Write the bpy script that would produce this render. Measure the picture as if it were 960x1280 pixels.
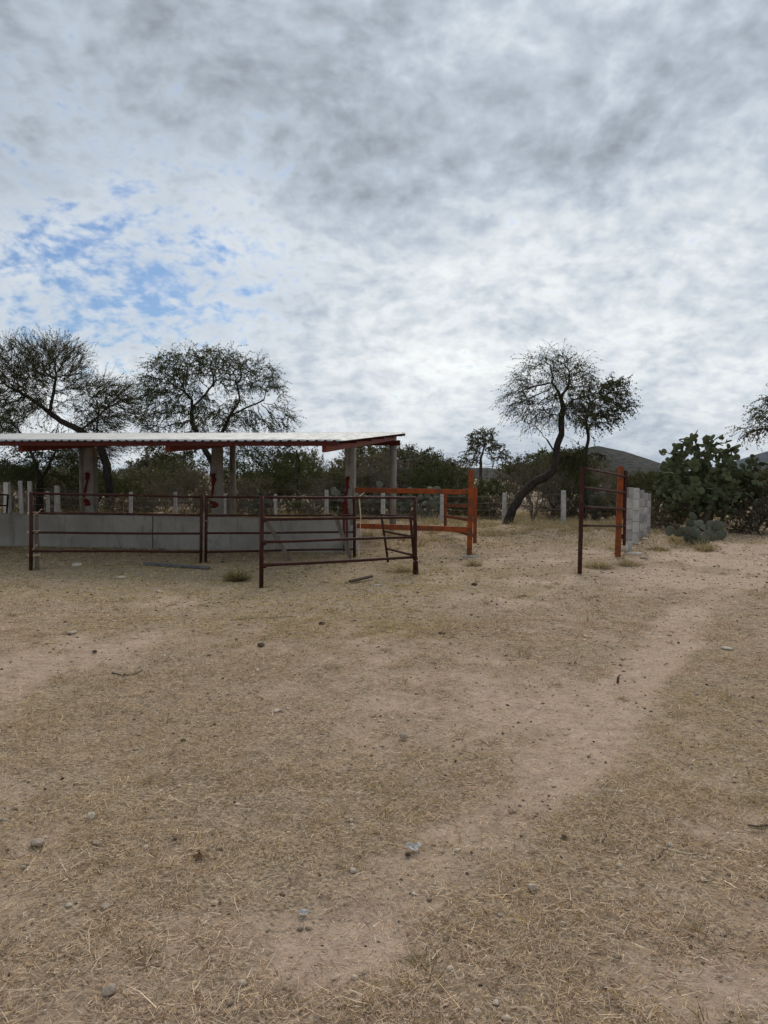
import bpy, bmesh, math, random
import numpy as np
from mathutils import Vector, Matrix, Euler

for o in list(bpy.data.objects):
    bpy.data.objects.remove(o)
random.seed(7)
RNG = np.random.default_rng(7)
scene = bpy.context.scene
COL = scene.collection

# ------------------------------------------------------------------ camera
F, CX, CY = 900.0, 480.0, 640.0            # focal length and centre in photo pixels (960 x 1280)
CAM_H = 1.6
PITCH = math.atan(45.0 / F)                # looking slightly down
ROLL = math.radians(0.4)
cam_d = bpy.data.cameras.new('camera')
cam = bpy.data.objects.new('camera', cam_d)
COL.objects.link(cam)
CAM_R = Matrix.Rotation(math.pi / 2 - PITCH, 3, 'X') @ Matrix.Rotation(ROLL, 3, 'Z')
cam.matrix_world = Matrix.Translation((0, 0, CAM_H)) @ CAM_R.to_4x4()
cam_d.sensor_fit = 'VERTICAL'
cam_d.sensor_height = 24.0
cam_d.lens = 24.0 * F / 1280.0
cam_d.clip_start = 0.05
cam_d.clip_end = 20000
scene.camera = cam
scene.render.resolution_x, scene.render.resolution_y = 768, 1024

# ------------------------------------------------------------------ light and exposure
SUN_EL, SUN_AZ = math.radians(42), math.radians(12)     # azimuth clockwise from +Y
world = bpy.data.worlds.new('World')
scene.world = world
world.use_nodes = True
sun_d = bpy.data.lights.new('sun', 'SUN')
sun_d.energy = 1.5
sun_d.angle = math.radians(22)
sun_d.color = (1.0, 0.93, 0.82)
sun = bpy.data.objects.new('sun', sun_d)
COL.objects.link(sun)
sdir = Vector((math.sin(SUN_AZ) * math.cos(SUN_EL), math.cos(SUN_AZ) * math.cos(SUN_EL), math.sin(SUN_EL)))
sun.rotation_euler = sdir.to_track_quat('Z', 'Y').to_euler()
sun.location = (0, 0, 60)
vs = scene.view_settings
vs.view_transform = 'Standard'
vs.look = 'None'
vs.exposure = 0.42
vs.gamma = 1.0
vs.use_curve_mapping = False


class NT:
    """small helper for writing node trees"""
    def __init__(self, tree):
        self.t = tree
        for n in list(tree.nodes):
            tree.nodes.remove(n)

    def n(self, typ, **kw):
        nd = self.t.nodes.new(typ)
        for k, v in kw.items():
            setattr(nd, k, v)
        return nd

    def set(self, sock, v):
        if isinstance(v, bpy.types.NodeSocket):
            self.t.links.new(v, sock)
        elif v is not None:
            if sock.type == 'RGBA' and len(v) == 3:
                v = (*v, 1)
            sock.default_value = v

    def math(self, op, a, b=None, c=None, clamp=False):
        nd = self.n('ShaderNodeMath', operation=op, use_clamp=clamp)
        for i, v in enumerate((a, b, c)):
            if v is not None:
                self.set(nd.inputs[i], v)
        return nd.outputs[0]

    def vmath(self, op, a, b=None):
        nd = self.n('ShaderNodeVectorMath', operation=op)
        self.set(nd.inputs[0], a)
        if b is not None:
            self.set(nd.inputs[1], b)
        return nd.outputs['Value'] if op in ('DOT_PRODUCT', 'LENGTH', 'DISTANCE') else nd.outputs[0]

    def mix(self, f, a, b, blend='MIX'):
        nd = self.n('ShaderNodeMix', data_type='RGBA', blend_type=blend)
        self.set(nd.inputs[0], f)
        self.set(nd.inputs[6], a)
        self.set(nd.inputs[7], b)
        return nd.outputs[2]

    def noise(self, vec, scale, detail=4, rough=0.55, dist=0.0, dim='3D'):
        nd = self.n('ShaderNodeTexNoise', noise_dimensions=dim)
        if vec is not None:
            self.set(nd.inputs['Vector'], vec)
        nd.inputs['Scale'].default_value = scale
        nd.inputs['Detail'].default_value = detail
        nd.inputs['Roughness'].default_value = rough
        nd.inputs['Distortion'].default_value = dist
        return nd.outputs[0]

    def remap(self, v, a, b, c=0.0, d=1.0, smooth=True):
        nd = self.n('ShaderNodeMapRange', interpolation_type='SMOOTHSTEP' if smooth else 'LINEAR')
        self.set(nd.inputs[0], v)
        for i, x in enumerate((a, b, c, d)):
            nd.inputs[i + 1].default_value = x
        return nd.outputs[0]

    def mapping(self, vec, scale=(1, 1, 1), loc=(0, 0, 0), rot=(0, 0, 0)):
        nd = self.n('ShaderNodeMapping')
        self.set(nd.inputs[0], vec)
        nd.inputs['Location'].default_value = loc
        nd.inputs['Rotation'].default_value = rot
        nd.inputs['Scale'].default_value = scale
        return nd.outputs[0]


def build_world():
    k = NT(world.node_tree)
    out = k.n('ShaderNodeOutputWorld')
    bg = k.n('ShaderNodeBackground')
    bg.inputs['Strength'].default_value = 0.1
    k.t.links.new(bg.outputs[0], out.inputs[0])
    sky = k.n('ShaderNodeTexSky', sky_type='NISHITA')
    sky.sun_disc = False
    sky.sun_elevation = SUN_EL
    sky.sun_rotation = SUN_AZ
    sky.air_density = 1.1
    sky.dust_density = 1.2
    tc = k.n('ShaderNodeTexCoord').outputs['Generated']
    sep = k.n('ShaderNodeSeparateXYZ')
    k.t.links.new(tc, sep.inputs[0])
    x, y, z = sep.outputs
    zc = k.math('ADD', k.math('MAXIMUM', z, 0.0), 0.42)
    comb = k.n('ShaderNodeCombineXYZ')
    k.t.links.new(k.math('DIVIDE', x, zc), comb.inputs[0])
    k.t.links.new(k.math('DIVIDE', y, zc), comb.inputs[1])
    p = comb.outputs[0]                               # the cloud sheet seen from below
    warp = k.n('ShaderNodeTexNoise')
    k.t.links.new(p, warp.inputs['Vector'])
    warp.inputs['Scale'].default_value = 3.0
    warp.inputs['Detail'].default_value = 3
    w = k.vmath('SCALE', k.vmath('SUBTRACT', warp.outputs['Color'], (0.5, 0.5, 0.5)))
    w.node.inputs['Scale'].default_value = 0.10
    pw = k.vmath('ADD', p, w)
    big = k.noise(k.mapping(pw, (1, 1.2, 1), (0.4, 1.9, 2)), 1.6, 3, 0.5)
    mid = k.noise(k.mapping(pw, (1, 1.1, 1), (1.3, 2.2, 4)), 6.3, 4, 0.55)
    puff = k.noise(k.mapping(pw, (1, 1.0, 1), (8.3, 0.4, 1)), 21.0, 3, 0.5)
    fine = k.noise(pw, 48.0, 3, 0.55)
    # opening in the sheet on the left
    gap = k.vmath('LENGTH', k.vmath('MULTIPLY', k.vmath('SUBTRACT', pw, (-0.515, 1.47, 0)), (1.15, 1.47, 1)))
    gapf = k.remap(gap, 0.0, 0.66, 1.0, 0.0)
    t = k.math('ADD', k.math('MULTIPLY', big, 0.40), k.math('MULTIPLY', mid, 0.45))
    t = k.math('ADD', t, k.math('MULTIPLY', puff, 0.90))
    t = k.math('ADD', t, k.math('MULTIPLY', fine, 0.55))     # mean about 1.05
    gap2 = k.vmath('LENGTH', k.vmath('MULTIPLY', k.vmath('SUBTRACT', pw, (-0.56, 1.21, 0)), (0.96, 1.03, 1)))
    wide = k.remap(gap2, 0.1, 0.75, 0.13, 0.0)
    t2 = k.math('SUBTRACT', k.math('SUBTRACT', t, k.math('MULTIPLY', gapf, 0.28)), wide)
    cover = k.remap(t2, 0.58, 1.02)
    # brightness of the sheet: thin parts let light through, thick parts are grey
    thick = k.math('ADD', k.math('MULTIPLY', big, 0.92), k.math('MULTIPLY', mid, 0.45))
    thick = k.math('ADD', thick, k.math('MULTIPLY', puff, 0.50))
    thick = k.math('ADD', thick, k.math('MULTIPLY', fine, 0.22))
    lum = k.remap(thick, 0.80, 1.40, 1.0, 0.0, smooth=False)
    # thinner rim of the sheet lower down, and forward scattering around the veiled sun
    el = k.remap(z, 0.10, 0.46, 1.0, -0.42)
    low = k.remap(z, 0.0, 0.17, 0.0, 1.0)
    fwd = k.math('MAXIMUM', k.vmath('DOT_PRODUCT', tc, tuple(sdir)), 0.0)
    fwd = k.math('POWER', fwd, 7.0)
    lum = k.math('ADD', k.math('MULTIPLY', lum, 1.05), k.math('MULTIPLY', el, 0.34))
    lum = k.math('ADD', lum, k.math('MULTIPLY', fwd, 0.18))
    lum = k.math('SUBTRACT', lum, k.math('MULTIPLY', k.math('SUBTRACT', 1.0, low), 0.22))
    ramp = k.n('ShaderNodeValToRGB')
    k.t.links.new(k.math('MULTIPLY', lum, 0.75, clamp=True), ramp.inputs[0])
    cr = ramp.color_ramp
    cr.elements[0].position = 0.0
    cr.elements[0].color = (0.195, 0.222, 0.260, 1)
    cr.elements[1].position = 1.0
    cr.elements[1].color = (0.80, 0.815, 0.805, 1)
    e = cr.elements.new(0.45)
    e.color = (0.405, 0.460, 0.525, 1)
    cl = k.vmath('SCALE', ramp.outputs[0])
    cl.node.inputs['Scale'].default_value = 9.7
    skyc = k.mix(1.0, sky.outputs[0], (0.36, 0.485, 0.65), 'MULTIPLY')
    colr = k.mix(cover, skyc, cl)
    k.t.links.new(colr, bg.inputs['Color'])


build_world()

# ------------------------------------------------------------------ pixels to places
def ray(px, py):
    return CAM_R @ Vector(((px - CX) / F, (CY - py) / F, -1.0))


def at(px, py, Y):
    d = ray(px, py)
    return Vector((0, 0, CAM_H)) + d * (Y / d.y)


def gp0(px, py, z=0.0):
    d = ray(px, py)
    return Vector((0, 0, CAM_H)) + d * ((z - CAM_H) / d.z)


# ------------------------------------------------------------------ noise, ground height, bare-earth mask
def _hash(ix, iy, seed):
    h = (ix.astype(np.int64) * 374761393 + iy.astype(np.int64) * 668265263 + seed * 974634777) & 0xffffffff
    h = ((h ^ (h >> 13)) * 1274126177) & 0xffffffff
    h = h ^ (h >> 16)
    return (h & 0xffffff) / float(0xffffff)


def vnoise(x, y, seed=0):
    x = np.asarray(x, float)
    y = np.asarray(y, float)
    ix, iy = np.floor(x), np.floor(y)
    fx, fy = x - ix, y - iy
    fx = fx * fx * (3 - 2 * fx)
    fy = fy * fy * (3 - 2 * fy)
    a, b = _hash(ix, iy, seed), _hash(ix + 1, iy, seed)
    c, d = _hash(ix, iy + 1, seed), _hash(ix + 1, iy + 1, seed)
    return (a * (1 - fx) + b * fx) * (1 - fy) + (c * (1 - fx) + d * fx) * fy


def fbm(x, y, seed=0, oct=4):
    s, a, t = 0, 0.5, 0
    for i in range(oct):
        s = s + a * vnoise(x * 2 ** i, y * 2 ** i, seed + i * 17)
        t += a
        a *= 0.5
    return s / t


TRACKS = [
    ([(440, 1180), (500, 1115), (560, 1065), (640, 1005), (690, 960), (735, 905), (790, 850), (840, 790), (872, 763), (915, 735), (960, 705), (1000, 688)], 0.24, 0.85),
    ([(-60, 850), (80, 815), (200, 800), (330, 792), (430, 805)], 0.9, 0.45),
    ([(480, 860), (600, 880), (700, 900)], 0.7, 0.25),
    ([(840, 720), (890, 705), (960, 690), (1080, 680)], 1.3, 0.85),
    ([(560, 715), (660, 700), (760, 690)], 0.6, 0.55),
    ([(500, 735), (600, 740), (720, 735), (850, 720)], 0.7, 0.5),
    ([(880, 1215), (960, 1290)], 0.22, 0.6),
    ([(880, 1090), (960, 1030)], 0.25, 0.55),
]
TR = []
for pts, wd, amt in TRACKS:
    g = [gp0(*q) for q in pts]
    dense = []
    for a, b in zip(g[:-1], g[1:]):
        n = max(2, int((b - a).length / 0.12))
        for i in range(n):
            q = a.lerp(b, i / n)
            dense.append((q.x, q.y))
    TR.append((np.array(dense), wd, amt))


def bare_exact(x, y):
    """1 where the earth is bare, 0 under thick dry grass"""
    x = np.asarray(x, float)
    y = np.asarray(y, float)
    wx = x + 0.32 * (fbm(x * 1.3, y * 1.3, 51, 3) - 0.5)
    wy = y + 0.45 * (fbm(x * 1.3, y * 1.3, 67, 3) - 0.5)
    m = np.zeros(x.shape)
    for pts, wd, amt in TR:
        d = np.full(x.shape, 1e9)
        near = (wy < pts[:, 1].max() + 4) & (wy > pts[:, 1].min() - 4)
        if near.any():
            dn = np.full(near.sum(), 1e9)
            xx, yy = wx[near], wy[near]
            for q in pts[::2]:
                dn = np.minimum(dn, (xx - q[0]) ** 2 + (yy - q[1]) ** 2)
            d[near] = np.sqrt(dn)
        v = np.clip(1.6 - d / wd, 0, 1)
        m = np.maximum(m, amt * v * v * (3 - 2 * v))
    n = fbm(x * 1.1, y * 0.9, 5, 4)
    n2 = fbm(x * 4.0, y * 4.0, 9, 3)
    n = n - 0.05 * np.clip((4.0 - y) / 1.5, 0, 1) + 0.05 * np.clip((y - 3.5) / 1.5, 0, 1) * np.clip((10.0 - y) / 1.5, 0, 1)
    m = m + (n - 0.52) * 1.7 + (n2 - 0.5) * 1.2
    m = m - 0.4 * np.clip((y - 9.3) / 0.8, 0, 1) * np.clip((15.5 - y) / 1.0, 0, 1) * np.clip((1.6 - x) / 1.0, 0, 1)
    return np.clip(m, 0, 1)


GX, GY, GS = -26.0, -1.0, 0.07
_gx, _gy = np.arange(GX, 26.0, GS), np.arange(GY, 37.0, GS)
_BX, _BY = np.meshgrid(_gx, _gy)
_BARE = bare_exact(_BX.ravel(), _BY.ravel()).reshape(_BX.shape)


def bare(x, y):
    u = np.clip((np.asarray(x, float) - GX) / GS, 0, len(_gx) - 1.001)
    v = np.clip((np.asarray(y, float) - GY) / GS, 0, len(_gy) - 1.001)
    i, j = u.astype(int), v.astype(int)
    a, b = u - i, v - j
    return (_BARE[j, i] * (1 - a) + _BARE[j, i + 1] * a) * (1 - b) + (_BARE[j + 1, i] * (1 - a) + _BARE[j + 1, i + 1] * a) * b


def hgt(x, y):
    x = np.asarray(x, float)
    y = np.asarray(y, float)
    h = 0.07 * (fbm(x * 0.22, y * 0.22, 101, 2) - 0.5) + 0.03 * (fbm(x * 1.1, y * 1.1, 131, 3) - 0.5)
    return h + 0.022 * (fbm(x * 5, y * 6, 151, 3) - 0.5)


def hz(x, y):
    return float(hgt(np.array([x]), np.array([y]))[0])


def gp(px, py, dz=0.0):
    q = gp0(px, py)
    return Vector((q.x, q.y, hz(q.x, q.y) + dz))


# ------------------------------------------------------------------ object helpers
ORG = {}


def tag(o, label=None, cat=None, group=None, kind=None):
    if label:
        o['label'] = label
    if cat:
        o['category'] = cat
    if group:
        o['group'] = group
    if kind:
        o['kind'] = kind
    return o


def thing(name, loc, label, cat, group=None):
    o = bpy.data.objects.new(name, None)
    COL.objects.link(o)
    o.empty_display_size = 0.2
    o.location = loc
    ORG[o] = Vector(loc)
    return tag(o, label, cat, group)


def mesh_np(name, V, faces, mat, parent=None, origin=None, smooth=False, cols=None):
    """V (n,3) world coordinates, faces: list of (m,k) int arrays"""
    V = np.asarray(V, np.float32).reshape(-1, 3)
    if not isinstance(faces, (list, tuple)) or (len(faces) and not hasattr(faces[0], 'shape')):
        faces = [np.asarray(faces)] if len({len(f) for f in faces}) == 1 else [np.array([f]) for f in faces]
    org = Vector(origin) if origin is not None else (ORG[parent] if parent is not None else Vector((0, 0, 0)))
    me = bpy.data.meshes.new(name)
    V = V - np.array(org, np.float32)
    me.vertices.add(len(V))
    me.vertices.foreach_set('co', V.ravel())
    idx = np.concatenate([f.ravel() for f in faces]).astype(np.int32)
    tot = np.concatenate([np.full(len(f), f.shape[1]) for f in faces]).astype(np.int32)
    st = np.concatenate([[0], np.cumsum(tot)[:-1]]).astype(np.int32)
    me.loops.add(len(idx))
    me.loops.foreach_set('vertex_index', idx)
    me.polygons.add(len(tot))
    me.polygons.foreach_set('loop_start', st)
    me.polygons.foreach_set('loop_total', tot)
    if smooth:
        me.polygons.foreach_set('use_smooth', np.ones(len(tot), bool))
    if cols is not None:
        for cn, arr in cols.items():
            arr = np.asarray(arr, np.float32)
            if arr.ndim == 1:
                a = me.attributes.new(cn, 'FLOAT', 'POINT')
                a.data.foreach_set('value', arr)
            else:
                a = me.attributes.new(cn, 'FLOAT_COLOR', 'POINT')
                if arr.shape[1] == 3:
                    arr = np.concatenate([arr, np.ones((len(arr), 1), np.float32)], 1)
                a.data.foreach_set('color', arr.ravel())
    me.update(calc_edges=True)
    me.validate()
    if mat:
        me.materials.append(mat)
    o = bpy.data.objects.new(name, me)
    COL.objects.link(o)
    if parent is not None:
        o.parent = parent
        o.location = org - ORG[parent]
    else:
        o.location = org
    ORG[o] = org
    return o


def from_bm(name, bm, mat, parent=None, origin=None, smooth=False):
    org = Vector(origin) if origin is not None else (ORG[parent] if parent is not None else Vector((0, 0, 0)))
    for v in bm.verts:
        v.co -= org
    me = bpy.data.meshes.new(name)
    bm.normal_update()
    bm.to_mesh(me)
    bm.free()
    if smooth:
        me.polygons.foreach_set('use_smooth', np.ones(len(me.polygons), bool))
    if mat:
        me.materials.append(mat)
    o = bpy.data.objects.new(name, me)
    COL.objects.link(o)
    if parent is not None:
        o.parent = parent
        o.location = org - ORG[parent]
    else:
        o.location = org
    ORG[o] = org
    return o


def frame(d, up=Vector((0, 0, 1))):
    d = d.normalized()
    if abs(d.dot(up)) > 0.98:
        up = Vector((0, 1, 0))
    r = d.cross(up).normalized()
    u = r.cross(d).normalized()
    return d, r, u


def bm_beam(bm, a, b, w, h, bevel=0.004, up=Vector((0, 0, 1)), taper=1.0):
    """box beam from a to b, w across, h along up"""
    a, b = Vector(a), Vector(b)
    d, r, u = frame(b - a, up)
    vs_ = []
    for p, s in ((a, 1.0), (b, taper)):
        for sx, sy in ((-1, -1), (1, -1), (1, 1), (-1, 1)):
            vs_.append(bm.verts.new(p + r * sx * w * s / 2 + u * sy * h * s / 2))
    fs = [bm.faces.new([vs_[i] for i in q]) for q in
          ((3, 2, 1, 0), (4, 5, 6, 7), (0, 1, 5, 4), (1, 2, 6, 5), (2, 3, 7, 6), (3, 0, 4, 7))]
    if bevel:
        ed = list({e for f in fs for e in f.edges})
        bmesh.ops.bevel(bm, geom=ed, offset=bevel, segments=1, affect='EDGES', profile=0.7)


def beam(name, a, b, w, h, mat, parent=None, bevel=0.004, up=Vector((0, 0, 1)), origin=None, taper=1.0):
    bm = bmesh.new()
    bm_beam(bm, a, b, w, h, bevel, up, taper)
    return from_bm(name, bm, mat, parent, origin)


def tube_geo(pts, r, n=10):
    pts = [Vector(p) for p in pts]
    rs = r if hasattr(r, '__len__') else [r] * len(pts)
    V, Fq = [], []
    ref = None
    for i, p in enumerate(pts):
        if i == 0:
            d = pts[1] - pts[0]
        elif i == len(pts) - 1:
            d = pts[-1] - pts[-2]
        else:
            d = (pts[i + 1] - pts[i]).normalized() + (pts[i] - pts[i - 1]).normalized()
        d.normalize()
        if ref is None:
            ref = Vector((0, 0, 1)) if abs(d.z) < 0.9 else Vector((1, 0, 0))
        s = d.cross(ref).normalized()
        t = s.cross(d).normalized()
        ref = t
        for k in range(n):
            a = 2 * math.pi * k / n
            V.append(p + (s * math.cos(a) + t * math.sin(a)) * rs[i])
    for i in range(len(pts) - 1):
        for k in range(n):
            k2 = (k + 1) % n
            Fq.append((i * n + k, i * n + k2, (i + 1) * n + k2, (i + 1) * n + k))
    caps = [tuple(range(n - 1, -1, -1)), tuple(range((len(pts) - 1) * n, len(pts) * n))]
    return V, Fq, caps


def tube(name, pts, r, mat, parent=None, n=10, origin=None):
    V, Fq, caps = tube_geo(pts, r, n)
    o = mesh_np(name, [tuple(v) for v in V], [np.array(Fq), np.array(caps)], mat, parent,
                origin if origin is not None else (pts[0] if parent is None else None))
    me = o.data
    sm = np.ones(len(me.polygons), bool)
    sm[-2:] = False
    me.polygons.foreach_set('use_smooth', sm)
    return o


def bent(a, b, n=8, amp=0.01, seed=0):
    """a slightly crooked line"""
    rr = random.Random(seed)
    a, b = Vector(a), Vector(b)
    ph = [rr.uniform(0, 6.28) for _ in range(4)]
    out = []
    for i in range(n + 1):
        t = i / n
        e = math.sin(math.pi * t)
        out.append(a.lerp(b, t) + Vector((amp * e * math.sin(3 * t + ph[0]), amp * e * math.sin(4 * t + ph[1]), amp * e * math.sin(3.3 * t + ph[2]))))
    return out


# ------------------------------------------------------------------ materials
def mat_new(name):
    m = bpy.data.materials.new(name)
    m.use_nodes = True
    k = NT(m.node_tree)
    out = k.n('ShaderNodeOutputMaterial')
    return m, k, out


def principled(k, out, col, rough, metallic=0.0, bump=None, bump_d=0.01, bump_s=0.6, spec=None):
    b = k.n('ShaderNodeBsdfPrincipled')
    k.set(b.inputs['Base Color'], col)
    k.set(b.inputs['Roughness'], rough)
    b.inputs['Metallic'].default_value = metallic
    if spec is not None:
        b.inputs['Specular IOR Level'].default_value = spec
    if bump is not None:
        bp = k.n('ShaderNodeBump')
        bp.inputs['Strength'].default_value = bump_s
        bp.inputs['Distance'].default_value = bump_d
        k.t.links.new(bump, bp.inputs['Height'])
        k.t.links.new(bp.outputs[0], b.inputs['Normal'])
    k.t.links.new(b.outputs[0], out.inputs['Surface'])
    return b


def mat_paint(name, c1, c2, rust, rough=0.5, wear=0.62):
    m, k, out = mat_new(name)
    tc = k.n('ShaderNodeTexCoord').outputs['Object']
    rnd = k.n('ShaderNodeObjectInfo').outputs['Random']
    off = k.n('ShaderNodeCombineXYZ')
    k.t.links.new(k.math('MULTIPLY', rnd, 40.0), off.inputs[0])
    p = k.vmath('ADD', tc, off.outputs[0])
    n1 = k.noise(p, 5.0, 5, 0.6)
    n2 = k.noise(p, 28.0, 5, 0.65)
    c = k.mix(k.remap(n1, 0.35, 0.7), c1, c2)
    c = k.mix(k.remap(k.math('ADD', k.math('MULTIPLY', n1, 0.5), k.math('MULTIPLY', n2, 0.5)), wear - 0.05, wear + 0.05), c, rust)
    principled(k, out, c, k.remap(n2, 0.3, 0.7, rough - 0.1, rough + 0.2), bump=n2, bump_d=0.002, bump_s=0.4, spec=0.15)
    return m


def mat_concrete(name, c1, c2, streak=(0.09, 0.085, 0.08), scale=3.0, vary=0.0):
    m, k, out = mat_new(name)
    tc = k.n('ShaderNodeTexCoord').outputs['Object']
    rnd = k.n('ShaderNodeObjectInfo').outputs['Random']
    off = k.n('ShaderNodeCombineXYZ')
    k.t.links.new(k.math('MULTIPLY', rnd, 57.0), off.inputs[0])
    p = k.vmath('ADD', tc, off.outputs[0])
    n1 = k.noise(p, scale, 6, 0.62)
    n2 = k.noise(p, scale * 14, 5, 0.7)
    st = k.noise(k.mapping(p, (5, 5, 0.7)), 2.0, 4, 0.6)
    c = k.mix(k.remap(n1, 0.3, 0.72), c1, c2)
    c = k.mix(k.remap(st, 0.52, 0.74, 0, 0.7), c, streak)
    c = k.mix(k.remap(k.noise(p, scale * 2.3, 6, 0.7, 0.6), 0.54, 0.66, 0, 0.45), c, streak)
    c = k.mix(k.remap(n2, 0.55, 0.8, 0, 0.45), c, streak)
    if vary:
        c = k.mix(1.0, c, k.mix(rnd, (1 - vary, 1 - vary, 1 - vary), (1 + vary, 1 + vary * 0.96, 1 + vary * 0.92)), 'MULTIPLY')
    principled(k, out, c, 0.92, bump=k.math('ADD', n2, k.math('MULTIPLY', n1, 2.0)), bump_d=0.006, bump_s=0.6, spec=0.2)
    return m


def mat_wood(name, c1, c2, axis=(30, 30, 2)):
    m, k, out = mat_new(name)
    tc = k.n('ShaderNodeTexCoord').outputs['Object']
    n1 = k.noise(k.mapping(tc, axis), 1.5, 6, 0.65)
    n2 = k.noise(tc, 3.0, 3)
    c = k.mix(k.remap(n1, 0.3, 0.7), c1, c2)
    c = k.mix(k.remap(n2, 0.5, 0.8, 0, 0.5), c, tuple(x * 0.5 for x in c1))
    principled(k, out, c, 0.9, bump=n1, bump_d=0.004, bump_s=0.7, spec=0.15)
    return m


def mat_leaf(name, c1, c2, c3, trans=0.35):
    m, k, out = mat_new(name)
    g = k.n('ShaderNodeNewGeometry')
    rnd = g.outputs['Random Per Island']
    tc = k.n('ShaderNodeTexCoord').outputs['Object']
    n = k.noise(tc, 0.9, 3)
    orand = k.n('ShaderNodeObjectInfo').outputs['Random']
    c = k.mix(rnd, c1, c2)
    c = k.mix(k.remap(n, 0.42, 0.68, 0, 0.8), c, c3)
    c = k.mix(1.0, c, k.mix(orand, (0.75, 0.78, 0.75), (1.2, 1.12, 1.05)), 'MULTIPLY')
    d = k.n('ShaderNodeBsdfDiffuse')
    tr = k.n('ShaderNodeBsdfTranslucent')
    k.t.links.new(c, d.inputs[0])
    k.t.links.new(c, tr.inputs[0])
    mx = k.n('ShaderNodeMixShader')
    mx.inputs[0].default_value = trans
    k.t.links.new(d.outputs[0], mx.inputs[1])
    k.t.links.new(tr.outputs[0], mx.inputs[2])
    k.t.links.new(mx.outputs[0], out.inputs[0])
    return m


def mat_bark(name, c1, c2):
    m, k, out = mat_new(name)
    tc = k.n('ShaderNodeTexCoord').outputs['Object']
    n1 = k.noise(k.mapping(tc, (14, 14, 3)), 1.4, 6, 0.7)
    n2 = k.noise(tc, 1.2, 3)
    c = k.mix(k.remap(n1, 0.35, 0.65), c1, c2)
    c = k.mix(k.remap(n2, 0.4, 0.7, 0, 0.4), c, tuple(x * 1.5 for x in c2))
    principled(k, out, c, 0.95, bump=n1, bump_d=0.03, bump_s=0.9, spec=0.1)
    return m


def mat_ground():
    m, k, out = mat_new('dry_ground')
    tc = k.n('ShaderNodeTexCoord').outputs['Object']
    att = k.n('ShaderNodeAttribute', attribute_name='bare')
    b = att.outputs['Fac']
    n1 = k.noise(tc, 0.9, 5, 0.6)
    n2 = k.noise(tc, 9.0, 6, 0.7)
    n3 = k.noise(tc, 55.0, 5, 0.7)
    n4 = k.noise(k.mapping(tc, (1, 1, 1), (5, 9, 2)), 22.0, 4, 0.7)
    dirt = k.mix(k.remap(n2, 0.3, 0.7), (0.365, 0.265, 0.194), (0.50, 0.375, 0.283))
    dirt = k.mix(k.remap(n3, 0.5, 0.8, 0, 0.6), dirt, (0.215, 0.152, 0.106))
    dirt = k.mix(k.remap(n1, 0.45, 0.7, 0, 0.5), dirt, (0.49, 0.368, 0.278))
    th = k.mix(k.remap(n3, 0.35, 0.65), (0.150, 0.110, 0.077), (0.45, 0.345, 0.24))
    th = k.mix(k.remap(n2, 0.4, 0.75, 0, 0.7), th, (0.365, 0.275, 0.182))
    th = k.mix(k.remap(n1, 0.5, 0.75, 0, 0.45), th, (0.39, 0.286, 0.19))
    th = k.mix(k.remap(k.noise(tc, 14.0, 4, 0.7), 0.54, 0.70, 0, 0.75), th, (0.105, 0.079, 0.055))
    f = k.remap(k.math('ADD', b, k.math('MULTIPLY', k.math('SUBTRACT', n4, 0.5), 1.1)), 0.0, 0.95)
    c = k.mix(f, th, dirt)
    hgt_ = k.math('ADD', k.math('MULTIPLY', n2, 1.0), k.math('ADD', k.math('MULTIPLY', n3, 0.35), k.math('MULTIPLY', n4, 0.5)))
    principled(k, out, c, 0.97, bump=hgt_, bump_d=0.035, bump_s=0.8, spec=0.08)
    return m


def mat_attr(name, rough=0.9, trans=0.0):
    m, k, out = mat_new(name)
    att = k.n('ShaderNodeAttribute', attribute_name='tint')
    d = k.n('ShaderNodeBsdfDiffuse')
    k.t.links.new(att.outputs['Color'], d.inputs[0])
    if trans:
        tr = k.n('ShaderNodeBsdfTranslucent')
        k.t.links.new(att.outputs['Color'], tr.inputs[0])
        mx = k.n('ShaderNodeMixShader')
        mx.inputs[0].default_value = trans
        k.t.links.new(d.outputs[0], mx.inputs[1])
        k.t.links.new(tr.outputs[0], mx.inputs[2])
        k.t.links.new(mx.outputs[0], out.inputs[0])
    else:
        k.t.links.new(d.outputs[0], out.inputs[0])
    return m


def mat_stone(name, c1, c2):
    m, k, out = mat_new(name)
    tc = k.n('ShaderNodeTexCoord').outputs['Object']
    n1 = k.noise(tc, 14.0, 6, 0.65)
    n2 = k.noise(tc, 60.0, 4, 0.7)
    c = k.mix(k.remap(n1, 0.35, 0.68), c1, c2)
    principled(k, out, c, 0.95, bump=k.math('ADD', n1, n2), bump_d=0.01, bump_s=0.7, spec=0.1)
    return m


def mat_roof():
    m, k, out = mat_new('corrugated_metal')
    tc = k.n('ShaderNodeTexCoord').outputs['Object']
    rnd = k.n('ShaderNodeObjectInfo').outputs['Random']
    n1 = k.noise(k.mapping(tc, (3, 0.6, 3)), 2.0, 5, 0.6)
    n2 = k.noise(tc, 30, 4, 0.6)
    c = k.mix(k.remap(n1, 0.35, 0.75), (0.40, 0.405, 0.40), (0.33, 0.335, 0.33))
    c = k.mix(k.remap(n2, 0.6, 0.85, 0, 0.35), c, (0.33, 0.30, 0.28))
    c = k.mix(1.0, c, k.mix(rnd, (0.93, 0.93, 0.94), (1.03, 1.03, 1.03)), 'MULTIPLY')
    principled(k, out, c, k.remap(n1, 0.3, 0.7, 0.55, 0.7), metallic=0.25)
    return m


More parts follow.
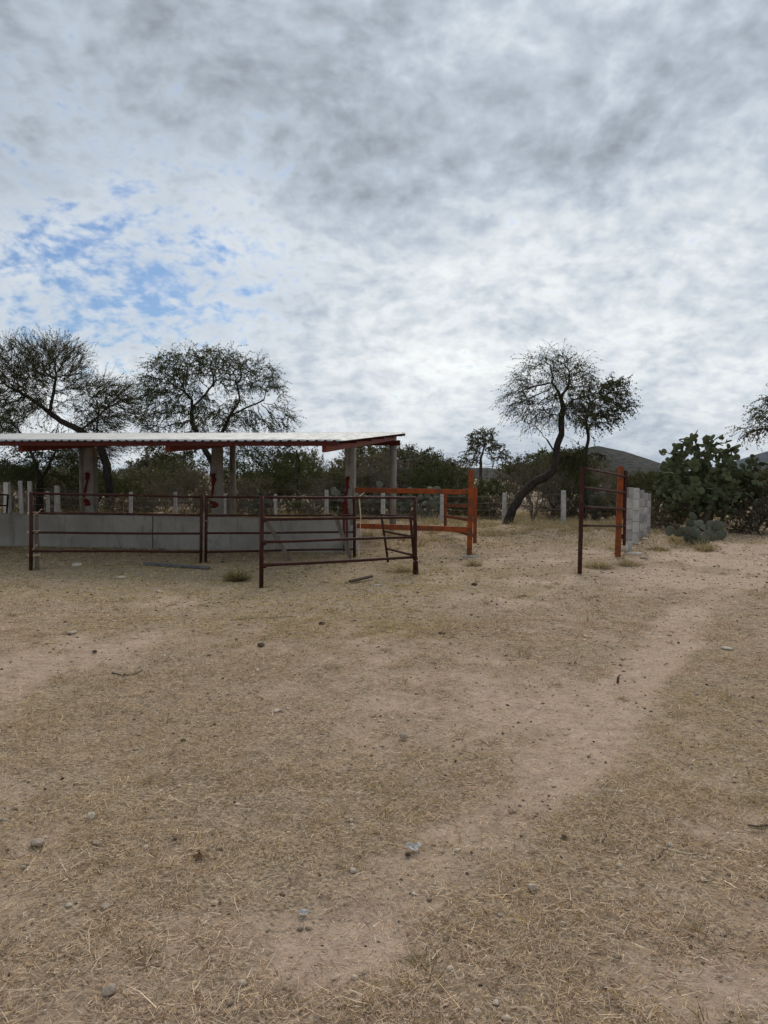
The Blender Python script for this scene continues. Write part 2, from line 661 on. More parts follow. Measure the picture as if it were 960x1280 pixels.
def mat_hill(name, c1, c2, c3, sc):
    m, k, out = mat_new(name)
    tc = k.n('ShaderNodeTexCoord').outputs['Object']
    n1 = k.noise(tc, sc, 5, 0.6)
    v = k.n('ShaderNodeTexVoronoi')
    k.t.links.new(tc, v.inputs['Vector'])
    v.inputs['Scale'].default_value = sc * 14
    n3 = k.noise(tc, sc * 22, 4, 0.7)
    c = k.mix(k.remap(n1, 0.4, 0.62), c1, c2)
    spot = k.math('MULTIPLY', k.remap(v.outputs['Distance'], 0.25, 0.55, 1, 0), k.remap(n3, 0.35, 0.6))
    c = k.mix(spot, c, c3)
    principled(k, out, c, 1.0, bump=n3, bump_d=2.0, bump_s=0.7, spec=0.0)
    return m


M_RED = mat_paint('dark_red_paint', (0.052, 0.016, 0.011), (0.036, 0.012, 0.009), (0.085, 0.042, 0.026), 0.62, 0.58)
M_REDB = mat_paint('red_beam_paint', (0.095, 0.020, 0.013), (0.070, 0.016, 0.012), (0.20, 0.09, 0.055), 0.55, 0.64)
M_RAFT = mat_paint('primer_orange_red_paint', (0.24, 0.062, 0.034), (0.17, 0.044, 0.026), (0.24, 0.11, 0.07), 0.55, 0.64)
M_ORG = mat_paint('orange_paint', (0.31, 0.070, 0.018), (0.20, 0.044, 0.014), (0.13, 0.055, 0.030), 0.7, 0.53)
M_STRAP = mat_paint('red_strap', (0.13, 0.016, 0.012), (0.080, 0.012, 0.010), (0.17, 0.05, 0.035), 0.85, 0.58)
M_CONC = mat_concrete('grey_concrete', (0.215, 0.195, 0.165), (0.30, 0.275, 0.24))
M_WALL = mat_concrete('trough_concrete', (0.245, 0.228, 0.200), (0.355, 0.335, 0.300), (0.15, 0.138, 0.12), 1.1)
M_PCONC = mat_concrete('post_concrete', (0.40, 0.385, 0.36), (0.52, 0.50, 0.47), (0.22, 0.21, 0.20), 4.0, 0.12)
M_BLOCK = mat_concrete('block_concrete', (0.30, 0.285, 0.27), (0.43, 0.41, 0.385), (0.17, 0.155, 0.145), 6.0, 0.26)
M_MORTAR = mat_concrete('mortar', (0.20, 0.19, 0.18), (0.28, 0.265, 0.25))
M_WOOD = mat_wood('weathered_wood', (0.105, 0.082, 0.062), (0.19, 0.155, 0.122))
M_DWOOD = mat_wood('dark_wood', (0.055, 0.040, 0.030), (0.11, 0.085, 0.06))
M_TWINE = mat_wood('twine', (0.50, 0.38, 0.24), (0.60, 0.50, 0.36))
M_WIRE = mat_stone('wire', (0.16, 0.15, 0.14), (0.24, 0.22, 0.20))
M_ROOF = mat_roof()
M_BARK = mat_bark('mesquite_bark', (0.020, 0.016, 0.013), (0.050, 0.041, 0.034))
M_BARKG = mat_bark('grey_bark', (0.070, 0.056, 0.044), (0.17, 0.142, 0.118))
M_LEAF1 = mat_leaf('mesquite_leaf', (0.0625, 0.0725, 0.0325), (0.1125, 0.1100, 0.0500), (0.0938, 0.0813, 0.0425))
M_LEAF2 = mat_leaf('acacia_leaf', (0.0585, 0.0728, 0.0286), (0.0975, 0.1105, 0.0442), (0.1170, 0.1170, 0.0520))
M_LEAF3 = mat_leaf('shrub_leaf', (0.085, 0.088, 0.045), (0.165, 0.150, 0.085), (0.115, 0.112, 0.056))
M_LEAF4 = mat_leaf('grey_shrub_leaf', (0.125, 0.108, 0.078), (0.19, 0.160, 0.115), (0.110, 0.102, 0.062))
M_CACT = mat_stone('prickly_pear_skin', (0.074, 0.090, 0.045), (0.135, 0.148, 0.076))
M_CACT2 = mat_stone('blue_prickly_pear_skin', (0.095, 0.108, 0.075), (0.165, 0.168, 0.122))
M_CSTEM = mat_stone('cactus_stem', (0.12, 0.095, 0.065), (0.19, 0.15, 0.11))
M_STONE = mat_stone('pale_stone', (0.42, 0.36, 0.29), (0.58, 0.51, 0.43))
M_STONED = mat_stone('brown_stone', (0.30, 0.24, 0.185), (0.44, 0.36, 0.285))
M_DUNG = mat_stone('dry_dung', (0.045, 0.034, 0.024), (0.085, 0.064, 0.045))
M_PAPER = mat_stone('white_plastic', (0.70, 0.69, 0.67), (0.82, 0.81, 0.79))
M_GREYM = mat_stone('dull_grey_metal', (0.09, 0.088, 0.085), (0.16, 0.155, 0.15))
M_GROUND = mat_ground()
M_GRASS = mat_attr('dry_grass_blade', trans=0.25)
M_PEB = mat_attr('pebble_surface')

# ------------------------------------------------------------------ ground
def graded(a, b, s0, g, lim):
    out = [a]
    s = s0
    while out[-1] < b:
        if out[-1] > lim:
            s *= g
        out.append(out[-1] + s)
    return out


def build_ground():
    pos = graded(0.0, 6000.0, 0.055, 1.07, 4.5)
    xs = np.array([-q for q in pos[:0:-1]] + pos)
    ys = np.array([-q for q in graded(0.0, 500, 0.4, 1.3, 2.0)[:0:-1]] + graded(0.0, 6000.0, 0.055, 1.045, 7.0))
    X, Y = np.meshgrid(xs, ys)
    x, y = X.ravel(), Y.ravel()
    far = np.hypot(x, y)
    m = np.where((np.abs(x) < 26) & (y > -1) & (y < 37), bare(x, y), 0.3)
    z = hgt(x, y) * np.clip(1.5 - far / 200, 0, 1)
    z = z - 0.012 * m
    nx, ny = len(xs), len(ys)
    I = np.arange(nx * ny).reshape(ny, nx)
    Fq = np.stack([I[:-1, :-1], I[:-1, 1:], I[1:, 1:], I[1:, :-1]], -1).reshape(-1, 4)
    o = mesh_np('ground', np.stack([x, y, z], 1), [Fq], M_GROUND, smooth=True, cols={'bare': m})
    tag(o, kind='structure')
    return o


build_ground()


def hill(name, label, profile, Y, depth, mat, rough):
    """ridge whose crest follows profile [(px, py)], rising from the plain at distance Y"""
    px = np.array([p[0] for p in profile], float)
    py = np.array([p[1] for p in profile], float)
    n, mrow = 150, 26
    sx = np.linspace(px[0], px[-1], n)
    sy = np.interp(sx, px, py)
    V = []
    for j in range(mrow):
        t = j / (mrow - 1)                      # 0 = front foot, 0.6 = crest, 1 = back foot
        yy = Y + depth * (t - 0.6)
        prof = math.sin(min(t / 0.6, 1) * math.pi / 2) ** 1.3 if t <= 0.6 else math.cos((t - 0.6) / 0.4 * math.pi / 2)
        for i in range(n):
            c = at(sx[i], sy[i], Y)
            xx = c.x / Y * (Y + depth * (t - 0.6) * 0.3)
            rr = float(fbm(np.array([xx / rough]), np.array([yy / rough]), 301, 4)[0]) - 0.5
            V.append((xx, yy, max(c.z, 0.0) * prof + rr * rough * 0.09 * min(1, prof * 3) - (1 - prof) * 1.0))
    I = np.arange(n * mrow).reshape(mrow, n)
    Fq = np.stack([I[:-1, :-1], I[:-1, 1:], I[1:, 1:], I[1:, :-1]], -1).reshape(-1, 4)
    o = mesh_np(name, V, [Fq], mat, smooth=True)
    tag(o, kind='structure')
    return o


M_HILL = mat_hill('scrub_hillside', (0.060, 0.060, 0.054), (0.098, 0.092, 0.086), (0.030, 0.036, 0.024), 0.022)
M_HILLF = mat_hill('haze_blue_far_hillside', (0.045, 0.052, 0.058), (0.062, 0.068, 0.074), (0.032, 0.04, 0.042), 0.006)  # blue of distance haze mixed into the hillside colours
hill('hill', '', [(610, 600), (650, 588), (690, 575), (715, 564), (738, 559), (760, 564), (790, 575), (825, 592), (850, 605), (880, 618)], 420, 260, M_HILL, 30)
hill('hill', '', [(380, 602), (470, 598), (540, 591), (575, 586), (610, 585), (650, 587), (700, 592), (800, 604)], 700, 300, M_HILL, 40)
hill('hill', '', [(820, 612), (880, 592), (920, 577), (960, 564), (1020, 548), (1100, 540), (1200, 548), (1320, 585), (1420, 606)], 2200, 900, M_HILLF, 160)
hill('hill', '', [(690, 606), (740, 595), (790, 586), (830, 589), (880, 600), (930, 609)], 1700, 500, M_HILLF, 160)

# ------------------------------------------------------------------ trees
def frames_np(d):
    d = d / np.maximum(np.linalg.norm(d, axis=1, keepdims=True), 1e-9)
    ref = np.where(np.abs(d[:, 2:3]) < 0.95, np.array([[0, 0, 1.0]]), np.array([[1.0, 0, 0]]))
    r = np.cross(d, ref)
    r /= np.maximum(np.linalg.norm(r, axis=1, keepdims=True), 1e-9)
    u = np.cross(r, d)
    return d, r, u


def tubes_np(A, B, ra, rb, da, db, n, fa=None, fb=None):
    """many tapered segments: A (m,3) .. B (m,3); fa, fb: sideways vectors of the rings"""
    m = len(A)
    ang = np.arange(n) * 2 * np.pi / n
    V = np.empty((m, 2, n, 3))
    for q, (P, R, D, fr) in enumerate(((A, ra, da, fa), (B, rb, db, fb))):
        if fr is None:
            _, r, u = frames_np(D)
        else:
            r = fr
            u = np.cross(r, D / np.maximum(np.linalg.norm(D, axis=1, keepdims=True), 1e-9))
        V[:, q] = P[:, None] + R[:, None, None] * (r[:, None] * np.cos(ang)[None, :, None] + u[:, None] * np.sin(ang)[None, :, None])
    base = np.arange(m)[:, None] * 2 * n
    k = np.arange(n)
    k2 = (k + 1) % n
    Fq = np.stack([base + k, base + k2, base + n + k2, base + n + k], -1).reshape(-1, 4)
    return V.reshape(-1, 3), Fq


class Geo:
    def __init__(self):
        self.V, self.F, self.c = [], {}, 0

    def add(self, V, F):
        self.F.setdefault(F.shape[1], []).append(F + self.c)
        self.V.append(V)
        self.c += len(V)

    def out(self):
        return np.concatenate(self.V), [np.concatenate(f) for f in self.F.values()]


def colonize(P, par, att, rng, step=0.25, dk=0.45, iters=90, jit=0.3, up=0.05):
    P = [np.array(p, float) for p in P]
    par = list(par)
    PA = np.array(P)
    D = np.linalg.norm(att[:, None] - PA[None], axis=2)
    near = D.argmin(1)
    dist = D.min(1)
    for it in range(iters):
        if len(att) == 0:
            break
        PA = np.array(P)
        vec = att - PA[near]
        vec /= np.maximum(np.linalg.norm(vec, axis=1, keepdims=True), 1e-6)
        acc = np.zeros_like(PA)
        np.add.at(acc, near, vec)
        ids = np.unique(near)
        d = acc[ids]
        d /= np.maximum(np.linalg.norm(d, axis=1, keepdims=True), 1e-6)
        d += rng.normal(0, jit, d.shape)
        d[:, 2] += up
        d /= np.maximum(np.linalg.norm(d, axis=1, keepdims=True), 1e-6)
        new = PA[ids] + d * step
        s = len(P)
        for q, i in zip(new, ids):
            P.append(q)
            par.append(int(i))
        dn = np.linalg.norm(att[:, None] - new[None], axis=2)
        j = dn.argmin(1)
        dm = dn.min(1)
        b = dm < dist
        near[b] = s + j[b]
        dist[b] = dm[b]
        keep = dist > dk
        att, near, dist = att[keep], near[keep], dist[keep]
    return np.array(P), np.array(par)


def grow(att, stems, rng, step, dk, R, r0=0.006, jit=0.3, up=0.05, iters=90):
    """stems: list of (polyline, index of parent stem or -1); returns nodes, parents, radii"""
    P, par, tap = [], [], []
    for poly, pj in stems:
        pts = [np.array(q, float) for q in poly]
        prev = -1
        if pj >= 0:
            cand = np.array(P)
            prev = int(np.linalg.norm(cand - pts[0], axis=1).argmin())
        for a, b in zip(pts[:-1], pts[1:]):
            n = max(1, int(round(np.linalg.norm(b - a) / step)))
            for i in range(n + (1 if b is pts[-1] else 0)):
                if pj >= 0 and a is pts[0] and i == 0:
                    continue
                P.append(a + (b - a) * i / n + rng.normal(0, step * 0.05, 3))
                par.append(prev)
                tap.append(len(P) if pj < 0 else 0)
                prev = len(P) - 1
    P, par = colonize(P, par, att, rng, step, dk, iters, jit, up)
    n = len(P)
    kids = np.bincount(par[par >= 0], minlength=n)
    cnt = np.where(kids == 0, 1.0, 0.0)
    for i in range(n - 1, -1, -1):
        if par[i] >= 0:
            cnt[par[i]] += cnt[i]
    top = max(cnt.max(), 2)
    e = math.log(R / r0) / math.log(top)
    rad = r0 * cnt ** e
    nt = max(1, max(tap))
    for i, q in enumerate(tap):
        rad[i] = max(rad[i] * ((1.12 - 0.5 * q / nt) if q else 0.75), 0.2 * R)
    return P, par, rad, cnt, kids


def branch_geo(g, P, par, rad, base_flare=1.25, sides=((0.05, 8), (0.018, 6), (0.0, 4))):
    d = np.zeros_like(P)
    has = par >= 0
    d[has] = P[has] - P[par[has]]
    roots = np.where(~has)[0]
    for r in roots:
        ch = np.where(par == r)[0]
        d[r] = d[ch[0]] if len(ch) else (0, 0, 1)
    # sideways vectors carried along each branch so that rings never twist
    dn = d / np.maximum(np.linalg.norm(d, axis=1, keepdims=True), 1e-9)
    _, fr, _ = frames_np(dn)
    for i in range(len(P)):
        if par[i] >= 0:
            v = fr[par[i]] - dn[i] * float(fr[par[i]] @ dn[i])
            l = math.sqrt(float(v @ v))
            if l > 0.05:
                fr[i] = v / l
    idx = np.where(has)[0]
    ra = np.minimum(rad[par[idx]], rad[idx] * 1.35)
    rb = rad[idx]
    isroot = ~has[par[idx]]
    ra = np.where(isroot, ra * base_flare, ra)
    lo_prev = 1e9
    for lim, n in sides:
        sel = (rb >= lim) & (rb < lo_prev)
        lo_prev = lim
        if sel.any():
            ii = idx[sel]
            V, Fq = tubes_np(P[par[ii]], P[ii], ra[sel], rb[sel], d[par[ii]], d[ii], n, fr[par[ii]], fr[ii])
            g.add(V, Fq)
    return d


def twigs_leaves(gt, gl, P, par, d, cnt, rng, centre, per=3, ln=(0.25, 0.6), droop=0.25, leaves=7, lsize=(0.05, 0.014), tr=0.004, maxc=2, spread=0.9, outw=0.4):
    src = np.where((cnt <= maxc) & (par >= 0))[0]
    src = np.repeat(src, per)
    m = len(src)
    A = P[src] - d[src] * rng.random((m, 1))
    dd = d[src] / np.maximum(np.linalg.norm(d[src], axis=1, keepdims=True), 1e-6)
    o = P[src] - centre
    o /= np.maximum(np.linalg.norm(o, axis=1, keepdims=True), 1e-6)
    D = dd * 0.5 + rng.normal(0, spread * 0.6, (m, 3)) + o * outw
    D[:, 2] -= droop * 0.5
    D /= np.maximum(np.linalg.norm(D, axis=1, keepdims=True), 1e-6)
    L = rng.uniform(ln[0], ln[1], m)[:, None]
    B = A + D * L * 0.5
    D2 = D + rng.normal(0, 0.25, (m, 3))
    D2[:, 2] -= droop
    D2 /= np.maximum(np.linalg.norm(D2, axis=1, keepdims=True), 1e-6)
    C = B + D2 * L * 0.5
    r = np.full(m, tr)
    V, Fq = tubes_np(A, B, r, r * 0.8, D, D2, 3)
    gt.add(V, Fq)
    V, Fq = tubes_np(B, C, r * 0.8, r * 0.4, D2, D2, 3)
    gt.add(V, Fq)
    if leaves:
        k = m * leaves
        t = rng.random((m, leaves, 1))
        pos = np.where(t < 0.5, A[:, None] + (B - A)[:, None] * t * 2, B[:, None] + (C - B)[:, None] * (t - 0.5) * 2).reshape(-1, 3)
        ldir = rng.normal(0, 1, (k, 3)) + np.repeat(D2, leaves, 0) * 0.8
        ldir[:, 2] -= droop
        ld, lr, lu = frames_np(ldir)
        rot = rng.random((k, 1)) * 6.283
        side = lr * np.cos(rot) + lu * np.sin(rot)
        l = lsize[0] * rng.uniform(0.6, 1.5, (k, 1))
        w = lsize[1] * rng.uniform(0.6, 1.5, (k, 1))
        q = np.stack([pos, pos + ld * l * 0.5 + side * w, pos + ld * l, pos + ld * l * 0.5 - side * w], 1)
        gl.add(q.reshape(-1, 3), (np.arange(k)[:, None] * 4 + np.arange(4)))


def ell_att(px, py, rx, ry, Y, n, rng, deep=0.85, shell=0.45):
    """points in an ellipsoid seen at pixel (px,py); radii in pixels"""
    c = np.array(at(px, py, Y))
    s = Y / F
    u = rng.normal(0, 1, (n, 3))
    u /= np.linalg.norm(u, axis=1, keepdims=True)
    r = rng.random((n, 1)) ** shell
    return c + u * r * np.array([rx * s, rx * s * deep, ry * s])


def tree(name, label, Y, ells, stems, seed, R, leafmat, barkmat, dens=2.6, step=0.16, dk=0.23, per=3, ln=(0.25, 0.6), droop=0.25,
         leaves=7, lsize=(0.05, 0.014), r0=0.006, jit=0.3, up=0.05, tr=0.004, maxc=2, group=None, shell=0.45, outw=0.4, spread=0.9, lumps=0.42):
    rng = np.random.default_rng(seed)
    att = np.concatenate([ell_att(cx, cy, rx, ry, Y + dy, max(8, int(n * dens)), rng, shell=shell) for cx, cy, rx, ry, dy, n in ells])
    att = att[att[:, 2] > 0.5]
    lump = fbm(att[:, 0] * 1.15 + seed, att[:, 2] * 1.15 + att[:, 1] * 0.4, seed, 2) * 0.6 + fbm(att[:, 1] * 1.3 + 7, att[:, 2] * 1.2 + att[:, 0] * 0.3, seed + 3, 2) * 0.4
    att = att[lump > lumps]
    st = []
    for pts, pj in stems:
        poly = []
        for q in pts:
            dy = q[2] if len(q) > 2 else 0.0
            poly.append(np.array(at(q[0], q[1], Y + dy)))
        if pj < 0:
            poly[0][2] = hz(poly[0][0], poly[0][1]) - 0.05
        st.append((poly, pj))
    P, par, rad, cnt, kids = grow(att, st, rng, step, dk, R, r0, jit, up)
    base = Vector(st[0][0][0])
    base.z = hz(base.x, base.y)
    root = thing(name, base, label, 'tree', group)
    g = Geo()
    d = branch_geo(g, P, par, rad)
    V, Fs = g.out()
    mesh_np('trunk', V, Fs, barkmat, root, smooth=True)
    gt, gl = Geo(), Geo()
    twigs_leaves(gt, gl, P, par, d, cnt, rng, att.mean(0), per, ln, droop, leaves, lsize, tr, maxc, spread, outw)
    V, Fs = gt.out()
    tag(mesh_np('twigs', V, Fs, barkmat, root), kind='stuff')
    if leaves:
        V, Fs = gl.out()
        mesh_np('crown', V, Fs, leafmat, root)
    return root


# big half-bare tree whose limb leans left over the shed roof
tree('mesquite_tree', 'dark half-bare tree with a thick limb leaning left above the shed roof', 28,
     [(40, 474, 66, 46, 0, 520), (66, 455, 40, 30, 0.4, 160), (8, 505, 40, 38, 0, 200), (128, 508, 44, 38, 0.3, 330), (160, 535, 22, 30, 0, 80), (100, 560, 40, 22, 0.4, 60)],
     [([(136, 645), (137, 612), (133, 580), (124, 556), (100, 538), (76, 526), (58, 513), (37, 497), (15, 485)], -1),
      ([(62, 517), (66, 495), (70, 470)], 0), ([(124, 556), (121, 535), (124, 512)], 0), ([(100, 538), (118, 525), (135, 508)], 0)],
     11, 0.175, M_LEAF1, M_BARK, per=4, ln=(0.3, 0.95), droop=-0.05, leaves=12, lsize=(0.05, 0.012), up=0.1, tr=0.0055, outw=0.7, spread=0.6, lumps=0.34, dens=3.6)
tree('mesquite_tree', 'small forked leafy tree behind the left end of the shed', 25,
     [(48, 560, 42, 26, 0, 240), (30, 532, 34, 18, 0, 160), (10, 585, 25, 20, 0, 60), (85, 585, 20, 20, 0, 60)],
     [([(49, 645), (50, 615), (51, 600), (46, 585), (38, 562), (30, 545)], -1), ([(51, 600), (60, 585), (68, 565), (66, 548)], 0)],
     12, 0.13, M_LEAF2, M_BARK, per=3, leaves=13, ln=(0.2, 0.55), lsize=(0.055, 0.017))
# rounded leafy tree behind the middle of the shed
tree('mesquite_tree', 'broad rounded two-stemmed tree rising behind the middle of the shed', 27,
     [(222, 480, 52, 40, 0, 380), (300, 488, 58, 44, 0, 480), (258, 456, 50, 24, 0, 200), (338, 515, 30, 36, 0, 190), (196, 515, 24, 36, 0, 140),
      (262, 520, 60, 30, 0, 160), (310, 568, 50, 22, 0, 120), (215, 560, 40, 22, 0, 90)],
     [([(271, 645), (270, 610), (266, 580), (252, 555), (240, 528), (240, 500), (226, 486)], -1), ([(268, 590), (275, 560), (278, 540), (287, 520), (300, 500), (296, 480)], 0),
      ([(240, 510), (255, 495), (268, 478)], 0), ([(287, 520), (312, 508), (330, 500)], 0)],
     13, 0.165, M_LEAF2, M_BARK, per=3, ln=(0.25, 0.75), droop=0.55, leaves=15, lsize=(0.055, 0.013), tr=0.0045, lumps=0.41, dens=3.4)
tree('mesquite_tree', 'slim dark tree showing under the roof beside the end square post', 31,
     [(372, 566, 30, 24, 0, 220), (356, 590, 26, 16, 0, 60)],
     [([(374, 648), (373, 620), (372, 598), (375, 580), (370, 562)], -1)],
     14, 0.10, M_LEAF2, M_BARK, leaves=12, lsize=(0.07, 0.022))
# leaning tree by the entrance
tree('mesquite_tree', 'crooked tree with a strongly leaning trunk growing at the wire fence', 24.2,
     [(690, 478, 50, 40, 0, 360), (700, 455, 30, 22, 0, 110), (655, 500, 24, 22, 0, 100), (722, 500, 26, 26, 0, 120), (676, 512, 38, 14, 0, 70)],
     [([(634, 659), (641, 636), (652, 618), (668, 603), (683, 596), (692, 588), (695, 572), (697, 556), (702, 543), (701, 524), (704, 510), (700, 494), (690, 478)], -1),
      ([(694, 565), (688, 556), (683, 549)], 0), ([(703, 512), (716, 500), (735, 495)], 0), ([(701, 498), (710, 482), (712, 470)], 0)],
     15, 0.145, M_LEAF1, M_BARK, per=4, ln=(0.3, 0.85), droop=0.6, leaves=8, lsize=(0.05, 0.013), lumps=0.47, spread=0.7, dens=3.6, outw=0.5, tr=0.0045)
tree('mesquite_tree', 'upright dark leafy tree standing just behind the leaning tree', 27,
     [(752, 503, 36, 28, 0, 420), (735, 520, 24, 14, 0, 90), (728, 572, 34, 13, 0, 130), (765, 485, 20, 14, 0, 70)],
     [([(728, 652), (729, 620), (730, 590), (731, 570), (736, 548), (732, 525), (736, 508), (744, 498)], -1), ([(731, 570), (745, 566), (758, 570)], 0), ([(731, 578), (718, 570), (704, 572)], 0)],
     16, 0.10, M_LEAF1, M_BARK, per=4, leaves=17, droop=0.45, ln=(0.25, 0.8), lumps=0.44, dens=3.0, lsize=(0.065, 0.020))
tree('mesquite_tree', 'lone small umbrella-shaped tree far off beyond the orange post', 46,
     [(604, 552, 20, 16, 0, 170), (622, 566, 14, 16, 0, 80), (590, 572, 12, 10, 0, 50), (628, 578, 8, 10, 0, 30)],
     [([(600, 622), (601, 595), (601, 575), (605, 558)], -1)],
     17, 0.12, M_LEAF1, M_BARK, step=0.25, dk=0.3, leaves=20, droop=0.5, lsize=(0.085, 0.026), tr=0.007, dens=3.6)
tree('mesquite_tree', 'dark tree reaching a drooping branch in from the side above the prickly pear', 19,
     [(1000, 515, 55, 34, 0, 260), (960, 505, 20, 18, 0, 70), (945, 538, 22, 10, 0, 60), (1060, 500, 60, 50, 0, 200)],
     [([(1060, 675), (1050, 620), (1030, 570), (1005, 540), (975, 535), (940, 538)], -1), ([(1030, 570), (1020, 530), (980, 510)], 0), ([(1040, 590), (1060, 540), (1065, 500)], 0)],
     18, 0.13, M_LEAF1, M_BARK, per=4, leaves=16, dens=3.4, droop=0.5, lsize=(0.042, 0.013))


# ------------------------------------------------------------------ shrubs of the thicket
def shrub_proto(name, label, seed, dens, leaves, leafmat, barkmat, shape, lsize, per=3, nst=5, droop=0.1, ln=(0.12, 0.3), r0=0.005):
    """unit shrub: about 2 m tall and 2.4 m wide, standing at the origin"""
    rng = np.random.default_rng(seed)
    n = dens
    u = rng.normal(0, 1, (n, 3))
    u /= np.linalg.norm(u, axis=1, keepdims=True)
    rr = rng.random((n, 1)) ** 0.42
    att = u * rr * np.array(shape[:3]) + np.array([0, 0, shape[3]])
    att += rng.normal(0, 0.06, att.shape)
    lump = fbm(att[:, 0] * 1.6 + 9, att[:, 1] * 1.6 + att[:, 2] * 1.3, seed, 2)
    att = att[(att[:, 2] > 0.12) & (lump > 0.36)]
    st = []
    for i in range(nst):
        a = rng.random() * 6.28
        q = np.array([math.cos(a), math.sin(a), 0])
        st.append(([q * 0.015, q * 0.16 + np.array([0, 0, 0.22]), q * 0.34 + np.array([0, 0, 0.5])], -1))
    P, par, rad, cnt, kids = grow(att, st, rng, 0.13, 0.2, 0.045, r0, 0.35, 0.05)
    root = thing(name, (0, 0, 0), label, 'shrub', 'shrubs of the thicket')
    g = Geo()
    d = branch_geo(g, P, par, rad, 1.1, ((0.02, 5), (0.0, 3)))
    V, Fs = g.out()
    mesh_np('stems', V, Fs, barkmat, root)
    gt, gl = Geo(), Geo()
    twigs_leaves(gt, gl, P, par, d, cnt, rng, np.array([0, 0, 0.4]), per, ln, droop, leaves, lsize, 0.0035, 2)
    V, Fs = gt.out()
    tag(mesh_np('twigs', V, Fs, barkmat, root), kind='stuff')
    V, Fs = gl.out()
    mesh_np('foliage', V, Fs, leafmat, root)
    return root


def dup(root, loc, rz, sc, label=None, group=None, cat=None):
    r = root.copy()
    COL.objects.link(r)
    r.location = loc
    r.rotation_euler = (0, 0, rz)
    r.scale = sc
    if label:
        r['label'] = label
    if group:
        r['group'] = group
    for ch in list(root.children):
        c = ch.copy()
        COL.objects.link(c)
        c.parent = r
        for g in ch.children:
            d = g.copy()
            COL.objects.link(d)
            d.parent = c
    return r


SHRUB_KINDS = [
    ('dense_shrub', 'dense olive shrub in the thicket behind the wire fence', 31, 900, 12, M_LEAF3, M_BARKG, (1.15, 1.15, 0.95, 1.0), (0.055, 0.020), 3, 7),
    ('bare_shrub', 'nearly bare grey twiggy shrub in the thicket behind the wire fence', 32, 800, 2, M_LEAF4, M_BARKG, (1.2, 1.2, 1.0, 1.05), (0.04, 0.013), 4, 6),
    ('green_shrub', 'loose green feathery shrub in the thicket behind the wire fence', 33, 750, 9, M_LEAF2, M_BARK, (1.2, 1.2, 0.85, 1.15), (0.06, 0.018), 3, 4),
    ('tall_shrub', 'tall dark stemmed shrub in the thicket behind the wire fence', 34, 700, 10, M_LEAF1, M_BARK, (1.1, 1.1, 0.62, 1.4), (0.055, 0.018), 3, 3),
    ('grey_shrub', 'low dusty grey shrub in the thicket behind the wire fence', 35, 800, 8, M_LEAF4, M_BARKG, (1.2, 1.2, 0.8, 0.8), (0.045, 0.018), 3, 7),
]
PROTO = []
for nm, lb, sd, dens, lv, lm, bk, shp, ls, per, nst in SHRUB_KINDS:
    PROTO.append(shrub_proto(nm, lb, sd, dens, lv, lm, bk, shp, ls, per, nst))
USED = [False] * len(PROTO)


KIND_WORDS = ['dense olive shrub', 'nearly bare grey twiggy shrub', 'loose green feathery shrub', 'tall dark-stemmed shrub', 'low dusty grey shrub']


def shrub_label(kind, px, Y):
    where = ('left end of the shed', 'middle of the shed', 'shed end', 'orange fence', 'leaning tree', 'open red gate leaf', 'block columns')
    i = 0 if px < 130 else 1 if px < 320 else 2 if px < 450 else 3 if px < 600 else 4 if px < 715 else 5 if px < 785 else 6
    row = 'at the wire fence' if Y < 28.3 else 'in the thicket front' if Y < 34 else 'deep in the thicket' if Y < 50 else 'at the thicket back'
    return '%s %s, beyond the %s' % (KIND_WORDS[kind], row, where[i])


def put_shrub(kind, px, toppy, Y, wide=1.0, rng=random, label=None, group=None):
    label = label or shrub_label(kind, px, Y)
    c = at(px, 600, Y)
    top = at(px, toppy, Y).z
    b = hz(c.x, Y)
    s = max(0.3, (top - b) / 2.02)
    w = s * wide
    loc, rz, sc = (c.x, Y, b - 0.02), rng.uniform(0, 6.28), (w * rng.uniform(0.9, 1.12), w * rng.uniform(0.9, 1.12), s)
    if not USED[kind]:
        USED[kind] = True
        r = PROTO[kind]
        r.location, r.scale = loc, sc
        r.rotation_euler = (0, 0, rz)
        if label:
            r['label'] = label
        return r
    return dup(PROTO[kind], loc, rz, sc, label, group)


PROFX = [-60, 0, 60, 100, 150, 200, 250, 300, 350, 400, 430, 460, 480, 500, 530, 555, 575, 600, 640, 670, 700, 730, 770, 800, 830, 900, 960, 1040]
PROFY = [580, 582, 580, 582, 578, 574, 582, 585, 578, 572, 574, 562, 560, 566, 566, 572, 590, 592, 590, 578, 568, 572, 584, 590, 598, 598, 590, 586]
sr = random.Random(99)
for row, (Y0, Y1, stepx, lift) in enumerate(((28.5, 33, 30, 5), (37, 45, 26, -3), (56, 75, 26, -7))):
    x = -70 + row * 11
    while x < (830 if row == 0 else 1040):
        kind = sr.choice([0, 1, 1, 2, 3, 4, 4] if row == 0 else [0, 0, 1, 2, 2, 3])
        if 480 < x < 560:
            kind = sr.choice([1, 1, 2, 3])
        top = float(np.interp(x, PROFX, PROFY)) + lift + sr.uniform(-10, 16)
        if 640 < x < 720 and row == 0:
            x += stepx
            continue
        put_shrub(kind, x, min(top, 622), sr.uniform(Y0, Y1), sr.uniform(0.85, 1.25), sr)
        x += stepx * sr.uniform(0.7, 1.2)
x = -70
while x < 800:
    if not 640 < x < 700:
        put_shrub(sr.choice([4, 4, 1, 0]), x, sr.uniform(609, 622), sr.uniform(26.6, 28.2), sr.uniform(1.0, 1.4), sr,
                  label=None)
    x += sr.uniform(20, 34)
